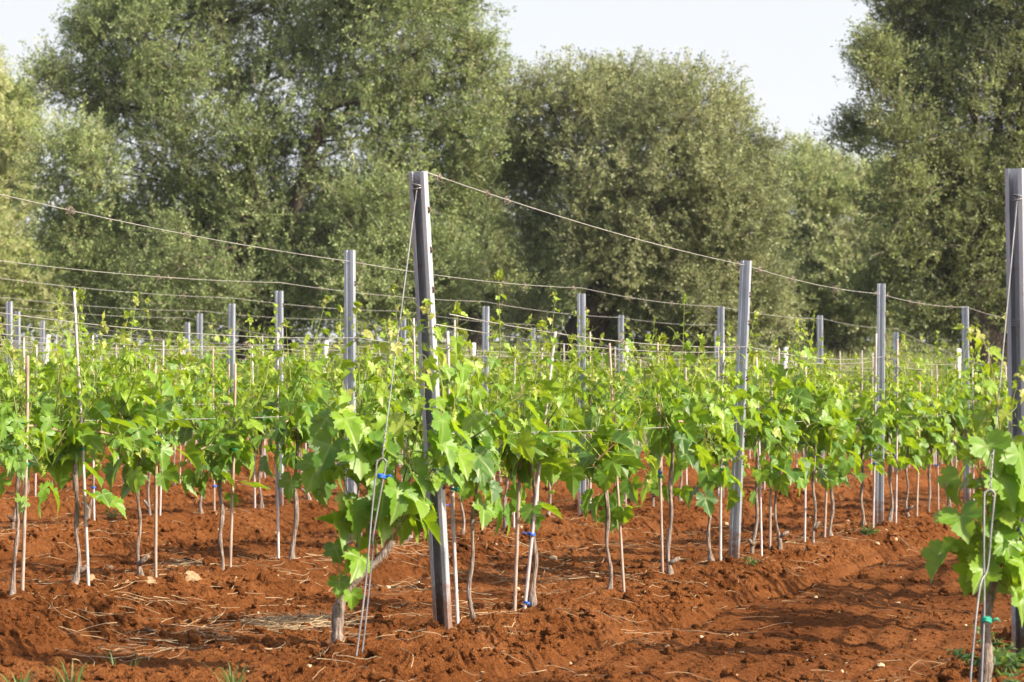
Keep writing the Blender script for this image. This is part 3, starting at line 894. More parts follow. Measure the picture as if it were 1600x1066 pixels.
for row in 'ABCDEFGHZ':
    w = ROWS[row]; rg = random.Random(ord(row))
    nm = ROWNAME[row]
    lt = -0.30 if row in 'AB' else (-0.1 if row == 'Z' else 0)
    tn = POST_T[row]
    start = A0T if row == 'A' else 10.7
    ends = [T1 + 0.35] if row != 'Z' else []
    zt = 1.83
    ptop = [post_top(start, w - (0.045 if row == 'A' else 0), 1.99 if row == 'A' else 1.95, lt)] + [post_top(t, w, zt + rg.uniform(-0.02, 0.03)) + np.array([0.075 if (row, j) == ('A', 0) else 0, 0, 0]) for j, t in enumerate(tn)] + [post_top(t, w, 1.55, 0.28) for t in ends]
    kn = [rg.uniform(0.2, 16) for _ in range(9)]
    if row == 'A': kn = [0.16, 0.75, 1.0, 5.05, 5.3, 5.6, 6.6, 8.1, 9.7, 10.2, 11.2, 11.6, 12.4, 13.2]
    if row == 'B': kn = [1.2, 2.5, 5.0, 6.2, 7.7, 8.2, 9.4, 11, 12.3, 13.6]
    wire('trellis_wire', ptop, 0.0023 if row in 'ABZ' else 0.0025, f'top wire of {nm}, strung post to post with dried tendrils', 'trellis wires', 0.03, kn if row in 'ABCD' else (), ord(row))
    for s, zz, wd in ((0.038, 1.345, 'right hand'), (-0.038, 1.30, 'left hand')):
        pm = [post_top(start, w + s * 0.8, zz + 0.04, lt * 0.68)] + [post_top(t, w + s, zz + rg.uniform(-0.015, 0.015)) + np.array([0.054 if (row, j) == ('A', 0) else 0, 0, 0]) for j, t in enumerate(tn)] + [post_top(t, w + s * .5, 1.25, 0.22) for t in ends]
        wire('trellis_wire', pm, 0.0021 if row in 'ABZ' else 0.0022, f'{wd} wire of the slack middle pair in {nm}', 'trellis wires', 0.045, [rg.uniform(1, 12) for _ in range(3)] if row in 'AB' else (), ord(row) + int(s * 1000))
    pc = [post_top(start, w, 0.87, lt * 0.4)] + [post_top(t, w + 0.036, 0.87) for t in tn] + [post_top(t, w, 0.82, 0.15) for t in ends]
    wire('trellis_wire', pc, 0.0022, f'low wire carrying the canes among the leaves of {nm}', 'trellis wires', 0.015)

# ------------------------------------------------------------------ anchors and stays of the end posts
def anchor(label, foot, loop, foot2, ties, post_head, guy_label, green=None):
    d = foot[1]
    f = np.array(px(*foot[:2] if False else (foot[0], foot[2]), d)); l = np.array(px(loop[0], loop[2], loop[1])); g = np.array(px(foot2[0], foot2[2], foot2[1]))
    o = thing('anchor_rod', label, 'anchor rod', tuple(f), 0, None)
    mb = MB(); up = norm(l - f); side = np.array([1.0, 0.1, 0.05])
    k = np.linspace(0, math.pi, 9)
    arc = [l + side * (-0.019 * math.cos(a)) + up * (0.022 * math.sin(a)) for a in k]
    p = [f - up * 0.12 - side * 0.002, f + (l - f) * 0.33 - side * 0.001, f + (l - f) * 0.7 - side * 0.012] + arc + [l - up * 0.12 + side * 0.012, f + (l - f) * 0.6 + side * 0.004, g * 0.55 + l * 0.45, g, g - up * 0.1]
    mb.tube(smooth_path(np.array(p) - f, 70), 0.0036, 6)
    mb.build('rod', M['rod'], o)
    for (c, fr, sc) in ties:
        q = link('tie', TIE[c], o); q.location = tuple((l - f) * fr); q.scale = (sc, sc, sc * 1.3); q.rotation_euler = (0, 0, 0.5)
    # stay wire from the loop to the head of the post
    hd = np.array(post_head); m = MB(); kk = np.linspace(0, 1, 14)[:, None]
    m.tube(l + (hd - l) * kk, 0.0027, 6)
    a = np.linspace(0, TAU * 2, 22)
    m.tube(hd + np.stack([0.020 * np.cos(a), 0.014 * np.sin(a), 0.012 * np.sin(a * 0.5)], -1), 0.0030, 5)
    a = np.linspace(0, TAU * 4, 40)
    m.tube(l + up * 0.03 + up * (np.linspace(0, 0.13, 40))[:, None] + np.stack([0.0055 * np.cos(a), 0.0055 * np.sin(a), 0 * a], -1), 0.0022, 4)
    gw = m.build('stay_wire', M['rod']); tag(gw, guy_label, 'wire', 'stay wires of the end posts')
    return o


def lean_pt(t, w, z, run, h):       # a point on the front face of a leaning post
    X, Y = P(t - run * z / h - 0.024, w); X0, Y0 = P(t, w)
    return (X, Y, gz(X0, Y0) + z)


anchor('looped steel anchor rod with a blue tie in front of the leaning post', (558, 10.5, 1020), (596, 10.62, 725), (570, 10.6, 985), [('tie_blue', 0.93, 0.95)],
       lean_pt(A0T, A0W, 1.90, 0.31, 2.0), 'stay wire from the leaning post head down to its looped anchor')
anchor('looped steel anchor rod with a green tie before the right edge post', (1534, 9.35, 1064), (1546, 9.5, 775), (1518, 9.3, 1040), [('tie_green', 0.32, 1.1)],
       lean_pt(10.6, -1.485, 1.86, 0.12, 2.0), 'stay wire rising to the dark post at the right edge')

# ------------------------------------------------------------------ the two foreground vines
def front_vine(label, trunk_px, d, shoots_px, hang_px, leaf, seed, r0, clusters=(), arms=(), face=(0.15, -0.75, 0.1), bare=0.03, young=0.10):
    rg = np.random.default_rng(seed)
    base = np.array(px(trunk_px[0][0], trunk_px[0][1], d))
    o = thing('grape_vine', label, 'grape vine', tuple(base), 0, 'vines tied to stakes along the rows')
    def q(x, y, dd=0.0): return np.array(px(x, y, d + dd)) - base
    tp = np.array([q(*p) for p in trunk_px]); tp = np.vstack([tp[:1] - np.array([0, 0, 0.08]), tp])
    p = smooth_path(tp, 40); k = np.linspace(0, 1, 40)
    mb = MB(); rad = r0 * (1 - 0.50 * k) * (1 + 0.10 * np.sin(k * 23) + 0.08 * rg.normal(0, 1, 40))
    mb.tube(p, rad, 10)
    for a in arms:
        ap = smooth_path([q(*z) for z in a], 12); mb.tube(ap, np.linspace(r0 * 0.42, r0 * 0.26, 12), 7)
    mb.build('trunk', M['vine_bark'], o)
    sh = [(np.array([q(*z) for z in s[0]]), s[1], s[2]) for s in shoots_px]
    hang = []
    for (x, y, dd, s) in hang_px:
        v = q(x, y, dd); hang.append((v[0], v[1], v[2], s))
    global SUN_LOCAL
    keep = SUN_LOCAL; SUN_LOCAL = SUN
    stems, fo = grow(sh, rg, hang, leaf=leaf, face=face, young=young, bare=bare)
    SUN_LOCAL = keep
    for s in stems: s.build('shoot', M['shoot'], o)
    fo.build('foliage', M['vine_leaf'], o)
    for (x, y, dd, ln) in clusters:
        c = q(x, y, dd); m = MB(); V0, F0 = ico(0)
        ax = np.array([rg.normal(0, .25), rg.normal(0, .25), 1.0])
        for j in range(46):
            kq = rg.random(); pos = c + ax * (kq - 0.5) * ln + rg.normal(0, 1, 3) * 0.010 * (1.1 - kq)
            m.add(V0 * rg.uniform(0.003, 0.0052) + pos, F0, 0, tint=0.9)
        m.tube([c - ax * ln * 0.5, c + ax * ln * 0.5], 0.0018, 4, tint=0.8)
        m.build('flower_cluster', M['shoot'], o)
    return o


front_vine('foreground vine with crooked trunk and broad leaves left of the leaning post',
           [(527, 990), (531, 945), (556, 905), (590, 876), (614, 846)], 10.9,
           [([(612, 848), (585, 740), (556, 660), (528, 575)], 0.0050, 1.12), ([(612, 848), (618, 720), (604, 610), (612, 500)], 0.0050, 1.0), ([(600, 862), (636, 730), (660, 640), (664, 560)], 0.0050, 1.08),
            ([(560, 905), (556, 820), (530, 730), (498, 655)], 0.0046, 1.1), ([(612, 848), (655, 770), (690, 700), (712, 640)], 0.0045, 1.0), ([(538, 935), (530, 890), (522, 850)], 0.0035, 0.5),
            ([(612, 848), (560, 760), (515, 700)], 0.0045, 1.15), ([(590, 870), (566, 700), (560, 560), (556, 470)], 0.0045, 0.75), ([(610, 850), (640, 800), (668, 790)], 0.004, 0.95),
            ([(614, 846), (690, 640), (672, 540), (668, 470)], 0.0045, 0.7), ([(612, 848), (600, 790), (575, 770)], 0.0040, 1.1)],
           [(530, 810, -.1, .15), (552, 790, -.12, .15), (500, 720, -.05, .16), (520, 690, -.1, .17), (560, 700, -.12, .16), (620, 760, -.15, .16), (645, 775, -.1, .15), (600, 760, -.16, .16), (640, 730, -.1, .16),
            (688, 690, -.1, .15), (660, 770, 0.02, .13), (540, 870, -.06, .10), (530, 905, -.05, .09), (548, 925, -.06, .085), (522, 850, -.05, .10), (578, 690, -.1, .15), (500, 750, 0, .14), (700, 700, 0, .14), (515, 650, 0, .15), (535, 650, -.12, .16), (600, 690, -.1, .15), (690, 650, -.1, .15), (714, 705, 0, .15), (706, 668, 0, .14), (692, 735, 0, .13)],
           0.150, 7, 0.029, [(636, 700, -.1, .09), (646, 735, -.1, .09), (672, 735, -.12, .08), (622, 810, -.1, .07)], arms=[[(562, 903), (556, 880), (558, 850)]], bare=0.13, young=0.14)

front_vine('large blurred foreground vine cut by the right edge of the photo',
           [(1538, 1075), (1542, 1020), (1540, 970), (1552, 920), (1556, 880)], 9.75,
           [([(1552, 900), (1545, 800), (1530, 720), (1545, 640)], 0.005, 1.08), ([(1556, 890), (1570, 770), (1560, 650), (1540, 540), (1500, 510)], 0.0048, 1.0), ([(1556, 890), (1600, 790), (1610, 690), (1620, 620)], 0.005, 1.05),
            ([(1552, 900), (1500, 830), (1475, 760)], 0.0048, 1.05), ([(1556, 890), (1520, 820), (1490, 860)], 0.0045, 1.0), ([(1556, 890), (1590, 860), (1620, 820)], 0.0045, 1.1), ([(1556, 890), (1640, 750), (1660, 660)], 0.0045, 1.05),
            ([(1552, 900), (1580, 920), (1610, 900)], 0.004, 1.0), ([(1556, 880), (1535, 760), (1512, 700)], .0045, 1.0), ([(1556, 890), (1578, 740), (1580, 640), (1600, 570)], .0045, 0.95), ([(1556, 880), (1590, 760), (1560, 630)], .0045, 0.9)],
           [(1480, 860, 0, .15), (1500, 800, -.1, .15), (1560, 740, -.1, .16), (1590, 700, -.1, .16), (1570, 840, -.1, .15), (1600, 880, -.1, .15), (1585, 925, -.05, .13),
            (1540, 690, -.1, .15), (1600, 760, -.1, .16), (1500, 740, 0, .14)],
           0.128, 8, 0.027, [(1560, 720, -.1, .08)], young=0.24)


# ------------------------------------------------------------------ weeds and grass in the foreground
def tuft(label, x, y, d, n, h, seed, cat='grass', name='grass_tuft', spread=0.05):
    rg = np.random.default_rng(seed); X, Y, _ = px(x, y, d)
    o = MB()
    for _ in range(n):
        a = rg.random() * TAU; r = rg.random() * spread; L = h * rg.uniform(0.5, 1.1); b = rg.uniform(0.15, 0.7) * L
        k = np.linspace(0, 1, 7)
        dirn = np.array([math.cos(a), math.sin(a)])
        c = np.stack([r * dirn[0] + dirn[0] * b * k ** 2, r * dirn[1] + dirn[1] * b * k ** 2, L * (k - 0.25 * k ** 3) - 0.02], -1)
        wv = np.array([-dirn[1], dirn[0], 0]) * 0.0045
        wd = (1 - k ** 2.2)[:, None]
        V = np.vstack([c - wv * wd, c + wv * wd]); i = np.arange(6)
        o.add(V, np.stack([i, i + 1, i + 8, i + 7], -1), 0, tint=np.clip(rg.normal(0.35, 0.25), 0, 1))
    ob = o.build(name, M['grass']); ob.location = (X, Y, gz(X, Y))
    tag(ob, label, cat); return ob


tuft('blurred green grass tuft at the bottom left corner', 32, 1085, 9.95, 26, 0.15, 1)
tuft('thin upright grass tuft beside the bottom left corner tuft', 112, 1085, 9.95, 16, 0.19, 2)
tuft('pale dry grass tuft at the bottom edge below the straw', 365, 1088, 9.9, 30, 0.17, 3)
tuft('sparse grass blades rising from clods by the straw heap', 195, 1010, 10.9, 9, 0.16, 4, spread=.08)


def weed(label, x, y, d, n, size, seed):
    rg = np.random.default_rng(seed); X, Y, _ = px(x, y, d)
    root = thing('weed_plant', label, 'weed', (X, Y, gz(X, Y)))
    st, lf = MB(), MB()
    pos, nr, tp, sz = [], [], [], []
    for _ in range(n):
        a = rg.random() * TAU; L = size * rg.uniform(0.5, 1.1); el = rg.uniform(0.3, 1.3)
        d3 = np.array([math.cos(a) * math.cos(el), math.sin(a) * math.cos(el), math.sin(el)])
        p = np.array([[0, 0, -0.02], d3 * L * 0.5 + np.array([0, 0, 0.02]), d3 * L])
        st.tube(p, [0.002, 0.0016, 0.001], 4, tint=0.8)
        for q in (0.5, 0.75, 1.0):
            for s in (-1, 1):
                pos.append(d3 * L * q); nr.append(np.array([0, 0, 1]) + rg.normal(0, 0.4, 3)); tp.append(d3 + s * np.array([-d3[1], d3[0], 0]) + rg.normal(0, .2, 3)); sz.append(size * rg.uniform(.2, .36))
    add_leaves(lf, pos, nr, tp, sz, np.clip(rg.normal(0.4, 0.3, len(pos)), 0, 1), rg, LEAF_CUT)
    st.build('stem', M['shoot'], root); lf.build('foliage', M['weed'], root)


weed('green leafy weed at the foot of the right edge post', 1568, 1035, 10.2, 13, 0.20, 1)
weed('low leafy weed in front of the right edge vine', 1596, 1062, 9.6, 9, 0.16, 4)
weed('small round weed at the foot of the second upright post', 1356, 838, 19.6, 12, 0.10, 2)
weed('tiny green weed on the soil in the third row at left', 176, 812, 22, 7, 0.09, 3)
weed('small green weed by the foot of the first upright post', 1172, 888, 16.0, 8, 0.08, 5)


def dead_leaf(label, x, y, d, s, seed):
    rg = np.random.default_rng(seed); X, Y, _ = px(x, y, d); m = MB()
    add_leaves(m, [np.zeros(3)], [np.array([0.3, -0.7, 0.6])], [np.array([1.0, 0.2, -0.2])], [s], [0.5], rg)
    ob = m.build('dead_leaf', M['dead_leaf']); ob.location = (X, Y, gz(X, Y) + 0.03); tag(ob, label, 'dead leaf')


dead_leaf('curled dry leaf on the ridge beside the straw at left', 294, 905, 14.0, 0.085, 3)
dead_leaf('dry brown leaf at the foot of a trunk on the left', 232, 905, 13.6, 0.055, 4)
dead_leaf('small dry leaf lying on open soil in the third row', 138, 868, 15.6, 0.08, 5)

# ------------------------------------------------------------------ olive trees
def olive_tree(name, label, d, base_x, lobes, trunk_r, seed, leaves, leaf=0.085, limbs=9, fork=1.6, deep=2.4, tint=0.0, lean=0.0, group='olive trees behind the vineyard'):
    rg = np.random.default_rng(seed)
    bx = (base_x - 800) / F * d
    tint = tint + 0.02
    bz = float(field(np.array([bx]), np.array([d]))[0]) - 0.1
    root = thing(name, label, 'olive tree', (bx, d, bz), 0, group)
    base = np.array([bx, d, bz])
    C, Rr = [], []
    for (x, y, r) in lobes:
        rr = r / F * d
        C.append(np.array(px(x, y, d)) - base + np.array([0, rg.uniform(-1, 1) * deep * (0.5 if r > 100 else 0.8), 0])); Rr.append(rr)
    C = np.array(C); Rr = np.array(Rr)
    # wood
    tr = MB(); top = np.array([lean, 0, fork])
    k = np.linspace(0, 1, 12)
    p = smooth_path([[0, 0, -0.3], [lean * 0.2 + 0.1, 0, fork * 0.4], top], 12)
    tr.tube(p, trunk_r * (1.25 - 0.4 * k + 0.5 * np.clip(0.25 - k, 0, 1)) * (1 + 0.10 * rg.normal(0, 1, 12)), 12)
    order = np.argsort(-Rr)
    nodes = []
    for q in range(min(limbs, len(C))):
        i = order[q]
        e = C[i]; m1 = top + (e - top) * 0.35 + np.array([rg.normal(0, .25), rg.normal(0, .25), rg.uniform(0.0, 0.4)]); m2 = top + (e - top) * 0.7 + rg.normal(0, 0.3, 3)
        sp = smooth_path([top - np.array([0, 0, 0.3]), m1, m2, e * 0.9 + m2 * 0.1], 22)
        rr = trunk_r * np.linspace(1.0, 0.0, 22) ** 1.3 * 0.30 + 0.016 * (1 + 0.08 * rg.normal(0, 1, 22)); tr.tube(sp, rr, 8)
        nodes.append((sp, rr))
    for i in range(len(C)):            # branches to every mass of leaves
        sp, rr = nodes[rg.integers(len(nodes))] if True else None
        best = min(nodes, key=lambda n: np.min(np.linalg.norm(n[0] - C[i], axis=1)))
        j = int(np.argmin(np.linalg.norm(best[0] - C[i], axis=1))); j = max(6, j - 4)
        for b in range(4):
            e = C[i] + norm(rg.normal(0, 1, 3) + np.array([0, -0.2, 0.5])) * Rr[i] * 0.85
            s = best[0][j]; mm = (s + e) / 2 + rg.normal(0, 0.2, 3)
            tr.tube(smooth_path([s, mm, e], 10), np.linspace(min(best[1][j], 0.030), 0.008, 10), 5)
    tr.build('trunk', M['olive_bark'], root)
    # crown: lobes > tufts > sprays of leaves on twigs
    wgt = Rr ** 2; wgt = wgt / wgt.sum()
    per = 34
    nsp = int(leaves * 3.5) // per
    tuc, tur, tut = [], [], []
    for i in range(len(C)):
        m = int(14 + 10 * Rr[i])
        dv = norm(rg.normal(0, 1, (m, 3)))
        rad = Rr[i] * rg.uniform(0.45, 0.98, (m, 1))
        tuc.append(C[i] + dv * rad * np.array([1, 1, 0.92])); tur.append(np.full(m, 1.0) * rg.uniform(0.26, 0.70, m) * min(1.0, 0.45 + 0.45 * Rr[i])); tut.append(rg.normal(0, 0.17, m) + rg.normal(0, 0.08))
    tuc = np.vstack(tuc); tur = np.concatenate(tur); tut = np.concatenate(tut)
    pw = tur ** 2; pw /= pw.sum()
    ti = rg.choice(len(tuc), nsp, p=pw)
    dv = norm(rg.normal(0, 1, (nsp, 3)) + np.array([0, 0, 0.25]))
    S = tuc[ti] + dv * (tur[ti] * rg.uniform(0.15, 0.95, nsp))[:, None]
    li = rg.choice(len(C), nsp, p=wgt)            # thinner filling of every lobe between the tufts
    loose = rg.random(nsp) < 0.27
    fill = C[li] + dv * (Rr[li] * rg.uniform(0.10, 0.95, nsp))[:, None]
    S = np.where(loose[:, None], fill, S)
    spray = norm(dv * 0.8 + rg.normal(0, 0.55, (nsp, 3)) + np.array([0, 0, 0.45]))
    sl = rg.uniform(0.28, 0.62, nsp)
    # twigs
    cr = MB()
    side = norm(np.cross(spray, rg.normal(0, 1, (nsp, 3)))) * 0.0085
    tw = np.stack([S - side, S + side, S + spray * sl[:, None]], 1)
    cr.add(tw.reshape(-1, 3), np.arange(nsp * 3).reshape(-1, 3), 1, tint=0.5)
    # leaves
    u = rg.random((nsp, per)); az = rg.random((nsp, per)) * TAU
    e1 = norm(np.cross(spray, np.array([0.3, 0.2, 0.9]))); e2 = np.cross(spray, e1)
    out = e1[:, None] * np.cos(az)[..., None] + e2[:, None] * np.sin(az)[..., None]
    fork_off = out * (rg.random((nsp, per, 1)) ** 1.5) * 0.10 * u[..., None]
    Lp = S[:, None] + spray[:, None] * (u * sl[:, None])[..., None] + fork_off
    ld = norm(out * 0.85 + spray[:, None] * 0.75 + rg.normal(0, 0.25, out.shape))
    ln = leaf * 0.80 * rg.uniform(0.6, 1.2, (nsp, per))
    wv = norm(np.cross(ld, rg.normal(0, 1, ld.shape))) * (ln * 0.23)[..., None]
    a = Lp; b = Lp + ld * (ln * 0.5)[..., None] + wv; c = Lp + ld * ln[..., None]; dd = Lp + ld * (ln * 0.5)[..., None] - wv
    V = np.stack([a, b, c, dd], 2).reshape(-1, 3)
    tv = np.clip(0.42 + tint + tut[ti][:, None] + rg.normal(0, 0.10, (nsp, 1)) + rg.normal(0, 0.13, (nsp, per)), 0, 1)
    cr.add(V, np.arange(len(V)).reshape(-1, 4), 0, tint=np.repeat(tv.ravel(), 4))
    cr.build('crown', [M['olive_leaf'], M['twig']], root, smooth=False)
    return root


olive_tree('olive_tree', 'huge olive tree with wide crown filling the upper left of the photo', 56, 400,
           [(250, 60, 130), (430, 30, 150), (620, 40, 125), (185, 175, 105), (330, 200, 140), (520, 190, 150), (675, 160, 105), (95, 130, 36), (135, 60, 28), (130, 270, 72), (250, 340, 125), (420, 350, 140),
            (580, 330, 130), (690, 300, 85), (130, 400, 62), (170, 460, 70), (300, 460, 100), (450, 455, 100), (600, 440, 100), (690, 420, 70), (330, -70, 160), (540, -80, 160), (740, 90, 42), (200, -60, 90), (150, 10, 34), (700, -20, 80), (725, 215, 60)],
           0.55, 1, 205000, fork=1.7, limbs=8, lean=0.3, deep=2.3)
olive_tree('olive_tree', 'rounded olive tree in the middle with a dark trunk behind the vines', 58, 890,
           [(815, 175, 62), (900, 174, 70), (985, 170, 82), (1080, 195, 88), (1138, 268, 64), (840, 270, 70), (950, 280, 95), (1060, 300, 100), (1150, 340, 75), (800, 250, 45), (835, 370, 62), (930, 385, 85), (1040, 410, 88),
            (1130, 420, 75), (1185, 300, 40), (1140, 178, 26), (1045, 142, 34), (955, 138, 32), (1000, 470, 62), (1090, 480, 58), (1175, 440, 50), (1180, 245, 24), (1050, 520, 36), (1120, 520, 40), (1180, 500, 42), (970, 515, 34), (820, 500, 45)],
           0.42, 2, 120000, fork=2.1, limbs=9, lean=0.9, deep=1.8)
olive_tree('olive_tree', 'paler olive tree set back between the middle and right hand crowns', 73, 1310,
           [(1245, 310, 55), (1310, 300, 55), (1370, 305, 55), (1255, 400, 70), (1335, 400, 75), (1400, 390, 70), (1280, 470, 65), (1360, 480, 60), (1430, 330, 60), (1225, 470, 45), (1265, 275, 44), (1280, 510, 48), (1350, 515, 48), (1415, 480, 58), (1215, 515, 40)],
           0.35, 3, 78000, tint=0.27, leaf=0.10, deep=1.5, limbs=6)
olive_tree('olive_tree', 'tall dark olive tree rising out of the frame at right', 50, 1545,
           [(1470, 30, 95), (1580, 30, 110), (1405, 85, 52), (1362, 108, 38), (1450, 160, 85), (1560, 170, 110), (1660, 110, 110), (1395, 215, 50), (1352, 205, 26), (1480, 280, 82), (1430, 330, 62), (1570, 310, 88),
            (1530, 385, 75), (1600, 410, 85), (1455, 420, 62), (1400, 390, 42), (1660, 290, 120), (1520, -70, 110), (1650, -50, 120), (1420, 10, 44), (1700, 430, 110), (1490, 470, 52), (1580, 480, 60), (1390, 300, 36), (1440, 500, 50), (1540, 505, 56), (1620, 505, 60), (1380, 450, 40)],
           0.45, 4, 135000, tint=-0.17, leaf=0.08, fork=2.0, limbs=10, lean=-0.3, deep=1.8)
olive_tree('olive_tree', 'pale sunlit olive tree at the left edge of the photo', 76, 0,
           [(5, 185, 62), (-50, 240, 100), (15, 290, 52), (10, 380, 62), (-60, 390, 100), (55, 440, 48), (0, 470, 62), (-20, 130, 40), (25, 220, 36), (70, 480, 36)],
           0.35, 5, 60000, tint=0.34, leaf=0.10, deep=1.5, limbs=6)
olive_tree('olive_tree', 'shaded olive tree half hidden in the gap left of the middle tree', 72, 745,
           [(735, 330, 60), (765, 400, 60), (700, 430, 62), (790, 470, 55), (730, 480, 55), (760, 270, 42)], 0.32, 6, 36000, tint=-0.12, leaf=0.10, deep=1.2, limbs=5)
olive_tree('olive_tree', 'low olive tree half hidden behind the huge left crown', 80, 240,
           [(120, 430, 70), (210, 450, 80), (320, 440, 80), (430, 440, 80), (540, 440, 80), (640, 450, 80), (160, 360, 60), (380, 350, 90), (560, 350, 90)], 0.35, 7, 52000, tint=-0.08, leaf=0.12, deep=1.2, limbs=6)
olive_tree('olive_tree', 'low olive tree half hidden behind the middle crown', 82, 1040,
           [(880, 450, 70), (970, 440, 75), (1060, 450, 75), (1150, 450, 70), (960, 350, 80), (1080, 360, 80), (1220, 470, 60)], 0.35, 8, 42000, tint=-0.08, leaf=0.12, deep=1.2, limbs=6)
olive_tree('olive_tree', 'low olive tree half hidden behind the dark right crown', 84, 1520,
           [(1430, 460, 70), (1520, 450, 80), (1610, 450, 80), (1700, 440, 80), (1480, 370, 70), (1600, 360, 90)], 0.35, 9, 36000, tint=-0.02, leaf=0.12, deep=1.2, limbs=6)


def far_wood():
    rg = np.random.default_rng(91); mb = MB()
    n = 5200
    X = rg.uniform(-46, 46, n); Y = 104 + rg.uniform(0, 10, n)
    top = 4.2 + 1.6 * vnoise(X * 0.25, 0 * X, 3) + 1.0 * vnoise(X * 0.9, 0 * X, 4)
    Z = rg.random(n) ** 0.8 * top
    per = 14
    Z = Z + field(X, Y)
    c = np.stack([X, Y, Z], -1)[:, None] + rg.normal(0, 0.42, (n, per, 3))
    d = norm(rg.normal(0, 1, (n, per, 3))); e = norm(np.cross(d, rg.normal(0, 1, d.shape)))
    V = np.stack([c, c + d * 0.16 + e * 0.09, c + d * 0.34, c + d * 0.16 - e * 0.09], 2).reshape(-1, 3)
    mb.add(V, np.arange(len(V)).reshape(-1, 4), 0, tint=np.repeat(np.clip(rg.normal(0.35, 0.15, n * per), 0, 1), 4))
    o = mb.build('far_wood', M['olive_leaf'], smooth=False); tag(o, 'far line of dark trees closing the view behind the olives', kind='stuff')


far_wood()


def meadow():
    rg = np.random.default_rng(33); n = 42000
    Y = 38 + 30 * rg.random(n) ** 1.2; X = rg.uniform(-1, 1, n) * (0.24 * Y + 1)
    t = X * ST + Y * CT
    m = t > 40.0; X, Y = X[m], Y[m]; n = len(X)
    h = rg.uniform(0.12, 0.42, n) * (0.7 + 0.9 * (vnoise(X * 0.5, Y * 0.5, 8) + 0.5)); a = rg.random(n) * TAU
    Z = ground_z(X, Y)
    b = np.stack([X, Y, Z - 0.02], -1); wv = np.stack([np.cos(a), np.sin(a), 0 * a], -1) * 0.012
    tip = b + np.stack([rg.normal(0, 0.08, n), rg.normal(0, 0.08, n), h], -1)
    V = np.stack([b - wv, b + wv, tip], 1).reshape(-1, 3)
    mb = MB(); mb.add(V, np.arange(len(V)).reshape(-1, 3), 0, tint=np.repeat(np.clip(rg.normal(0.68, 0.2, n), 0, 1), 3))
    o = mb.build('meadow_grass', M['grass'], smooth=False); tag(o, 'pale green meadow grass between the vineyard and the olive trees', kind='stuff')


meadow()

# ------------------------------------------------------------------ thin haze in the air
hb = MB(); box(hb, (0, 0, 0), (1, 1, 1))
hz = hb.build('haze', None, smooth=False); hz.scale = (2400, 2400, 90); hz.location = (0, 0, 40)
mh, nth, _, Lh = mat('haze_air')
pv = N(nth, 'ShaderNodeVolumePrincipled', i_Density=HAZE, i_Anisotropy=0.2); pv.inputs['Color'].default_value = (0.95, 0.96, 1.0, 1)
oh = N(nth, 'ShaderNodeOutputMaterial'); Lh.new(pv.outputs[0], oh.inputs['Volume'])
hz.data.materials.clear(); hz.data.materials.append(mh); tag(hz, kind='stuff')

# ------------------------------------------------------------------ light, sky, camera
wd = bpy.data.worlds.new('World'); scene.world = wd; wd.use_nodes = True
nt = wd.node_tree; nt.nodes.clear()
sky = nt.nodes.new('ShaderNodeTexSky'); sky.sky_type = 'NISHITA'; sky.sun_disc = False
sky.sun_elevation = SUN_EL
sky.sun_rotation = math.pi / 2 - SUN_AZ      # rotation runs clockwise from +Y
sky.air_density = 1.0; sky.dust_density = 3.0; sky.ozone_density = 1.0; sky.altitude = 50
bg = nt.nodes.new('ShaderNodeBackground'); bg.inputs[1].default_value = 0.15
ow = nt.nodes.new('ShaderNodeOutputWorld')
tcw = nt.nodes.new('ShaderNodeTexCoord'); nzw = nt.nodes.new('ShaderNodeTexNoise'); mpw = nt.nodes.new('ShaderNodeMapping')
mpw.inputs['Scale'].default_value = (1.2, 1.2, 4.0); nzw.inputs['Scale'].default_value = 2.2; nzw.inputs['Detail'].default_value = 4.0
nt.links.new(tcw.outputs['Generated'], mpw.inputs[0]); nt.links.new(mpw.outputs[0], nzw.inputs['Vector'])
mrw = nt.nodes.new('ShaderNodeMapRange'); mrw.inputs[1].default_value = 0.3; mrw.inputs[2].default_value = 0.7; mrw.inputs[3].default_value = 0.78; mrw.inputs[4].default_value = 1.0
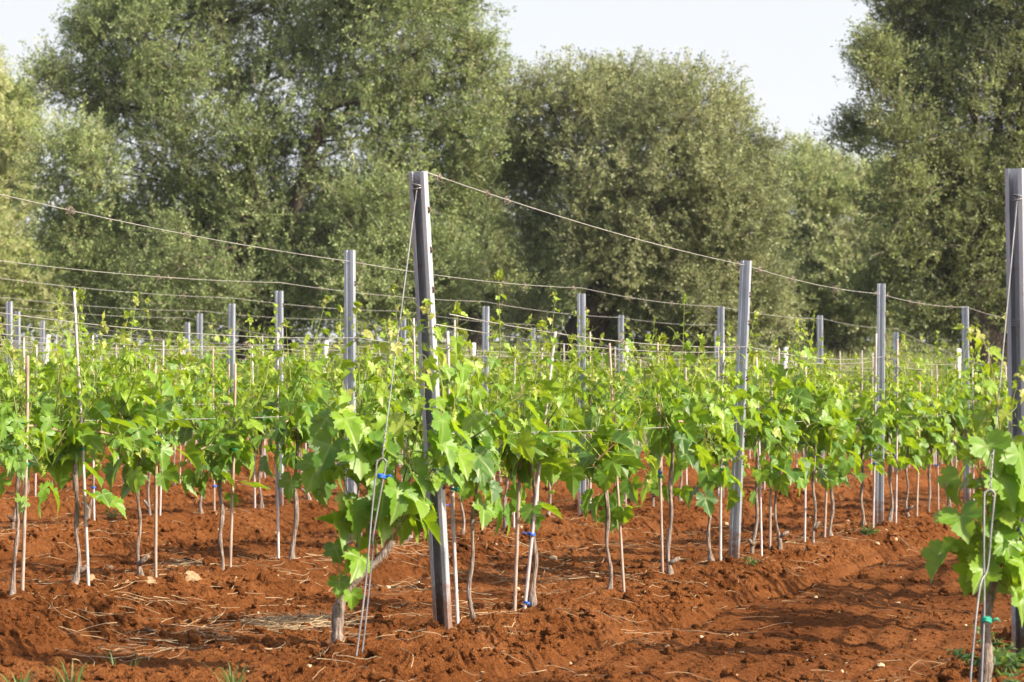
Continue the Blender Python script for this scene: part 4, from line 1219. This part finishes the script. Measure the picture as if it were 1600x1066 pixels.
nt.links.new(nzw.outputs[0], mrw.inputs[0])
veil = nt.nodes.new('ShaderNodeMix'); veil.data_type = 'RGBA'; veil.inputs[7].default_value = (2.84, 2.89, 3.00, 1)   # thin high cloud
sep = nt.nodes.new('ShaderNodeSeparateXYZ'); nt.links.new(tcw.outputs['Generated'], sep.inputs[0])
mre = nt.nodes.new('ShaderNodeMapRange'); mre.inputs[1].default_value = 0.14; mre.inputs[2].default_value = 0.42; mre.inputs[3].default_value = 1.0; mre.inputs[4].default_value = 0.0
nt.links.new(sep.outputs['Z'], mre.inputs[0])
mml = nt.nodes.new('ShaderNodeMath'); mml.operation = 'MULTIPLY'; nt.links.new(mrw.outputs[0], mml.inputs[0]); nt.links.new(mre.outputs[0], mml.inputs[1])
nt.links.new(mml.outputs[0], veil.inputs[0]); nt.links.new(sky.outputs[0], veil.inputs[6])
nt.links.new(veil.outputs[2], bg.inputs[0]); nt.links.new(bg.outputs[0], ow.inputs[0])

sl = bpy.data.lights.new('sun', 'SUN'); sl.energy = 5.0; sl.angle = R(0.53); sl.color = (1.0, 0.90, 0.74)
so = link('sun', sl); so.location = (20, -5, 30)
so.rotation_euler = Vector(-SUN).to_track_quat('-Z', 'Y').to_euler()

cd = bpy.data.cameras.new('camera'); co = link('camera', cd)
co.location = (0, 0, CAMZ); co.rotation_euler = (math.pi / 2, 0, 0)
cd.sensor_width = 36.0; cd.lens = 36.0 * F / 1600.0
cd.shift_y = (HZ - 533.0) / 1600.0
cd.clip_start = 0.1; cd.clip_end = 9000
cd.dof.use_dof = True; cd.dof.focus_distance = 14.5; cd.dof.aperture_fstop = 6.3
scene.camera = co

scene.view_settings.view_transform = 'Standard'; scene.view_settings.look = 'None'
scene.view_settings.exposure = 1.08; scene.view_settings.gamma = 1.0
cy = scene.cycles
cy.max_bounces = 5; cy.diffuse_bounces = 2; cy.glossy_bounces = 2; cy.transmission_bounces = 4; cy.transparent_max_bounces = 4
cy.caustics_reflective = False; cy.caustics_refractive = False
cy.use_denoising = True
